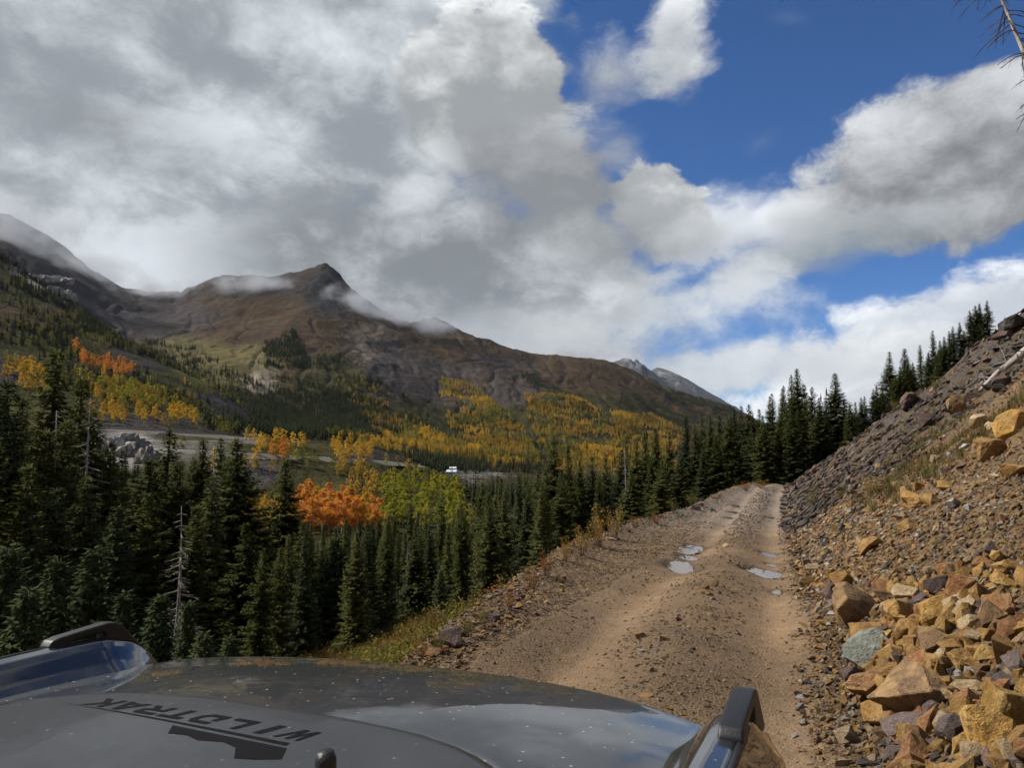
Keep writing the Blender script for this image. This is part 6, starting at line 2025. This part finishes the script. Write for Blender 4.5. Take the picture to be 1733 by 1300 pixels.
# ------------------------------------------------------------------ highway, buildings and outcrop across the valley
M_ASPH = plain('old_asphalt', (0.22, 0.212, 0.20), .8)
M_VERGE = plain('gravel_verge', (0.115, 0.10, 0.075), .95)
def ribbon(name, pts, width, label):
    P = [hit(a, b, 2500.0, 150.0) for a, b in pts]
    P = [Vector(p) for p in P if p is not None]
    dense = []
    for i in range(len(P) - 1):
        n_ = max(2, int((P[i + 1] - P[i]).length / 6))
        for k in range(n_): dense.append(P[i].lerp(P[i + 1], k / n_))
    dense.append(P[-1])
    zz = [p.z for p in dense]
    zz = [sum(zz[max(0, i - 4):i + 5]) / len(zz[max(0, i - 4):i + 5]) for i in range(len(zz))]
    V, F = [], []
    for i, p in enumerate(dense):
        t = (dense[min(i + 1, len(dense) - 1)] - dense[max(i - 1, 0)]); t.z = 0; t.normalize()
        s = Vector((t.y, -t.x, 0)); c = Vector((p.x, p.y, zz[i] + 0.6))
        V += [c - s * (width * .5 + 8) - Vector((0, 0, 3.0)), c - s * width * .5, c + s * width * .5, c + s * (width * .5 + 8) - Vector((0, 0, 3.0))]
        if i:
            b = (i - 1) * 4
            for k in range(3): F.append((b + k, b + k + 1, b + 5 + k, b + 4 + k))
    me = bpy.data.meshes.new(name); me.from_pydata([tuple(v) for v in V], [], F); me.materials.append(M_ASPH); me.materials.append(M_VERGE); me.polygons.foreach_set('material_index', [1 if k % 3 != 1 else 0 for k in range(len(F))]); me.update()
    return tag(link(bpy.data.objects.new(name, me)), label, 'highway', kind='structure')
ribbon('highway', [(168, 727), (240, 731), (300, 735), (360, 739), (430, 744)], 9, 'upper leg of the grey highway loop under the dark scree')
ribbon('highway', [(245, 750), (300, 748), (360, 747), (430, 748)], 8, 'middle leg of the grey highway loop beyond the rock knob')
ribbon('highway', [(262, 760), (340, 764), (430, 769), (500, 772), (570, 778), (640, 782), (700, 788)], 9, 'long lower leg of the highway running above the orange aspens')

def outcrop(px, py, w, h, depth, seed, label, blocks=16, name='rock_outcrop'):
    """A crag: one mass of many broken blocks."""
    p = hit(px, py + h * .45, 3000, 60)
    dist = math.hypot(p[0], p[1])
    W_, H_ = w / FPX * dist, h / FPX * dist
    rg_ = random.Random(seed)
    bm = bmesh.new()
    for k in range(blocks):
        t = rg_.uniform(-.5, .5)
        hh = H_ * (1 - 1.5 * t * t) * rg_.uniform(.55, 1.05)
        me = rock_mesh(seed * 50 + k, 16, 2, 1.0, .09, 3.0)
        M = Matrix.Translation((t * W_, rg_.uniform(-.5, .5) * depth, hh * .32)) @ Matrix.Rotation(rg_.uniform(-.3, .3), 4, 'Y') @ Matrix.Rotation(rg_.uniform(0, 6.28), 4, 'Z') @ Matrix.Diagonal((W_ * rg_.uniform(.22, .42), depth * rg_.uniform(.5, .9), hh * 1.1, 1))
        me.transform(M)
        bm.from_mesh(me); bpy.data.meshes.remove(me)
    out_ = bpy.data.meshes.new(name); bm.to_mesh(out_); bm.free()
    out_.materials.append(RM['cliff'])
    o = link(bpy.data.objects.new(name, out_))
    o.location = (p[0], p[1] + depth * .3, p[2] - H_ * .12)
    tag(o, label, 'outcrop')
outcrop(185, 752, 56, 40, 14, 401, 'pale craggy rock knob in front of the highway loop', 34)
outcrop(222, 748, 34, 44, 12, 402, 'rounded grey-green rock dome beside the craggy knob')
outcrop(240, 765, 22, 40, 9, 403, 'narrow shaded rock fin at the end of the knob')
outcrop(66, 468, 74, 18, 40, 404, 'pale crag below the spruces high on the hillside', 30)
outcrop(98, 492, 18, 20, 30, 405, 'small pale crag tower beside the larger one on the hillside')

M_WHITE = plain('white_siding', (0.78, 0.78, 0.76), .6)
M_ROOFM = plain('pale_metal_roof', (0.62, 0.64, 0.66), .45)
M_GLASS = plain('dark_window_glass', (0.02, 0.022, 0.025), .1)
def building(px, py, r, w, d, h, label, rows):
    dd = ray(px, py); k = r / math.hypot(dd[0], dd[1])
    x, y = dd[0] * k, dd[1] * k
    z = EYE + dd[2] * k
    e_ = empty('white_building', (x, y, z))
    e_.rotation_euler = (0, 0, -.25)
    b = MB(); box(b, -w / 2, w / 2, -d / 2, d / 2, -6, h); link(bpy.data.objects.new('wall', b.mesh('white_wall', M_WHITE)), e_)
    b = MB(); i = 0
    ov = .5
    b.v += [Vector(q) for q in ((-w / 2 - ov, -d / 2 - ov, h - .1), (w / 2 + ov, -d / 2 - ov, h - .1), (w / 2 + ov, d / 2 + ov, h - .1), (-w / 2 - ov, d / 2 + ov, h - .1), (-w / 2 - ov, 0, h + d * .28), (w / 2 + ov, 0, h + d * .28))]
    b.f += [(0, 1, 5, 4), (2, 3, 4, 5), (0, 4, 3), (1, 2, 5), (0, 3, 2, 1)]
    link(bpy.data.objects.new('roof', b.mesh('gable_roof', M_ROOFM)), e_)
    for wx in rows:
        b = MB(); box(b, wx - .7, wx + .7, -d / 2 - .06, -d / 2 + .05, h * .35, h * .8); link(bpy.data.objects.new('window', b.mesh('window', M_GLASS)), e_)
    b = MB(); box(b, rows[0] + 1.4, rows[0] + 2.5, -d / 2 - .06, -d / 2 + .05, 0, h * .75); link(bpy.data.objects.new('door', b.mesh('door', M_GLASS)), e_)
    tag(e_, label, 'building')
building(765, 803, 700, 9.5, 6, 2.6, 'long low white building at the edge of the gravel flat', (-3.4, 0.3, 3.4))
building(767, 798, 735, 6.0, 5, 3.2, 'smaller white building standing higher, behind the long low one', (-1.9, 1.9))

# small orange roadworks sign by the highway
p = hit(546, 768, 2000, 200)
sg = empty('road_sign', tuple(float(q) for q in p))
b = MB(); b.tube([(0, 0, 0), (0, 0, 2.6)], [.06, .05], 6); link(bpy.data.objects.new('post', b.mesh('sign_post', M_DEAD)), sg)
b = MB(); b.v += [Vector(q) for q in ((0, -.06, 1.7), (.95, -.06, 2.65), (0, -.06, 3.6), (-.95, -.06, 2.65), (0, .0, 1.7), (.95, .0, 2.65), (0, .0, 3.6), (-.95, .0, 2.65))]
b.f += [(0, 1, 2, 3), (7, 6, 5, 4), (0, 4, 5, 1), (1, 5, 6, 2), (2, 6, 7, 3), (3, 7, 4, 0)]
link(bpy.data.objects.new('panel', b.mesh('sign_panel', plain('sign_orange', (0.75, 0.25, 0.05), .5))), sg)
tag(sg, 'small orange diamond sign beside the far highway', 'sign')

# ------------------------------------------------------------------ cloud hanging on the ridge
def mist_material():
    m, n, out = new_mat('ridge_mist')
    tcn = n.node('ShaderNodeTexCoord')
    ob = tcn.outputs['Object']
    pos = n.node('ShaderNodeNewGeometry').outputs['Position']
    x, y, z = n.sep(ob)
    r2 = n.add(n.add(n.mul(x, x), n.mul(y, y)), n.mul(z, z))
    body = n.sub(1.0, n.math('SQRT', r2))
    ns = n.noise(n.vec('MULTIPLY', pos, (1, .6, 1.2)), 0.011, 6, .66)
    d = n.ss(n.add(n.mul(body, 0.9), n.mul(n.sub(ns, 0.5), 2.2)), 0.10, 1.0)
    d = n.mul(d, n.ss(body, 0.0, 0.25))
    pv = n.node('ShaderNodeVolumePrincipled')
    pv.inputs['Color'].default_value = (0.72, 0.75, 0.79, 1)
    pv.inputs['Anisotropy'].default_value = 0.1
    n.l.new(n.mul(d, 0.013), pv.inputs['Density'])
    n.l.new(pv.outputs[0], out.inputs['Volume'])
    return m
M_MIST = mist_material()
bm = bmesh.new(); bmesh.ops.create_icosphere(bm, subdivisions=3, radius=1.0)
mist_me = bpy.data.meshes.new('mist'); bm.to_mesh(mist_me); bm.free(); mist_me.materials.append(M_MIST)
MIST = [
    (430, 482, 2600, 110, 28, 150, 'veil of cloud on the broad shoulder beside the dark summit'),
    (600, 515, 2480, 70, 44, 150, 'torn cloud drifting over the flank of the dark summit'),
    (665, 532, 2500, 75, 28, 150, 'low cloud spilling over the ridge past the dark summit'),
    (735, 550, 2500, 60, 22, 130, 'thin cloud on the second rocky hump of the ridge'),
    (50, 395, 2600, 100, 60, 160, 'cloud wrapping the steep grey ridge at the picture edge'),
    (150, 455, 2800, 90, 40, 160, 'cloud lying along the falling grey ridge'),
    (275, 488, 2950, 90, 30, 160, 'cloud filling the saddle between two ridges'),
    (970, 600, 3300, 150, 18, 160, 'thin cloud brushing the far brown crest'),
]
for px_, py_, r_, w_, h_, dep, lab in MIST:
    d = ray(px_, py_); k = r_ / math.hypot(d[0], d[1])
    o = link(bpy.data.objects.new('mist', mist_me))
    o.location = (d[0] * k, d[1] * k, EYE + d[2] * k)
    o.scale = (w_ / FPX * r_, dep, h_ / FPX * r_)
    o.rotation_euler = (0, 0, -math.atan2(d[0], d[1]))
    tag(o, lab, 'mist', kind='stuff')

# ------------------------------------------------------------------ thin mountain air between here and the far peaks
m, n, out = new_mat('mountain_air')
pv = n.node('ShaderNodeVolumePrincipled')
pv.inputs['Color'].default_value = (0.80, 0.90, 1.0, 1)
pv.inputs['Density'].default_value = 0.000010
pv.inputs['Anisotropy'].default_value = 0.2
n.l.new(pv.outputs[0], out.inputs['Volume'])
b = MB(); box(b, -29000, 29000, -29000, 29000, float(GZM.min()) - 5, float(GZM.max()) + 120)
o = link(bpy.data.objects.new('haze', b.mesh('haze', m)))
tag(o, 'thin bluish mountain air over the whole valley', 'haze', kind='stuff')
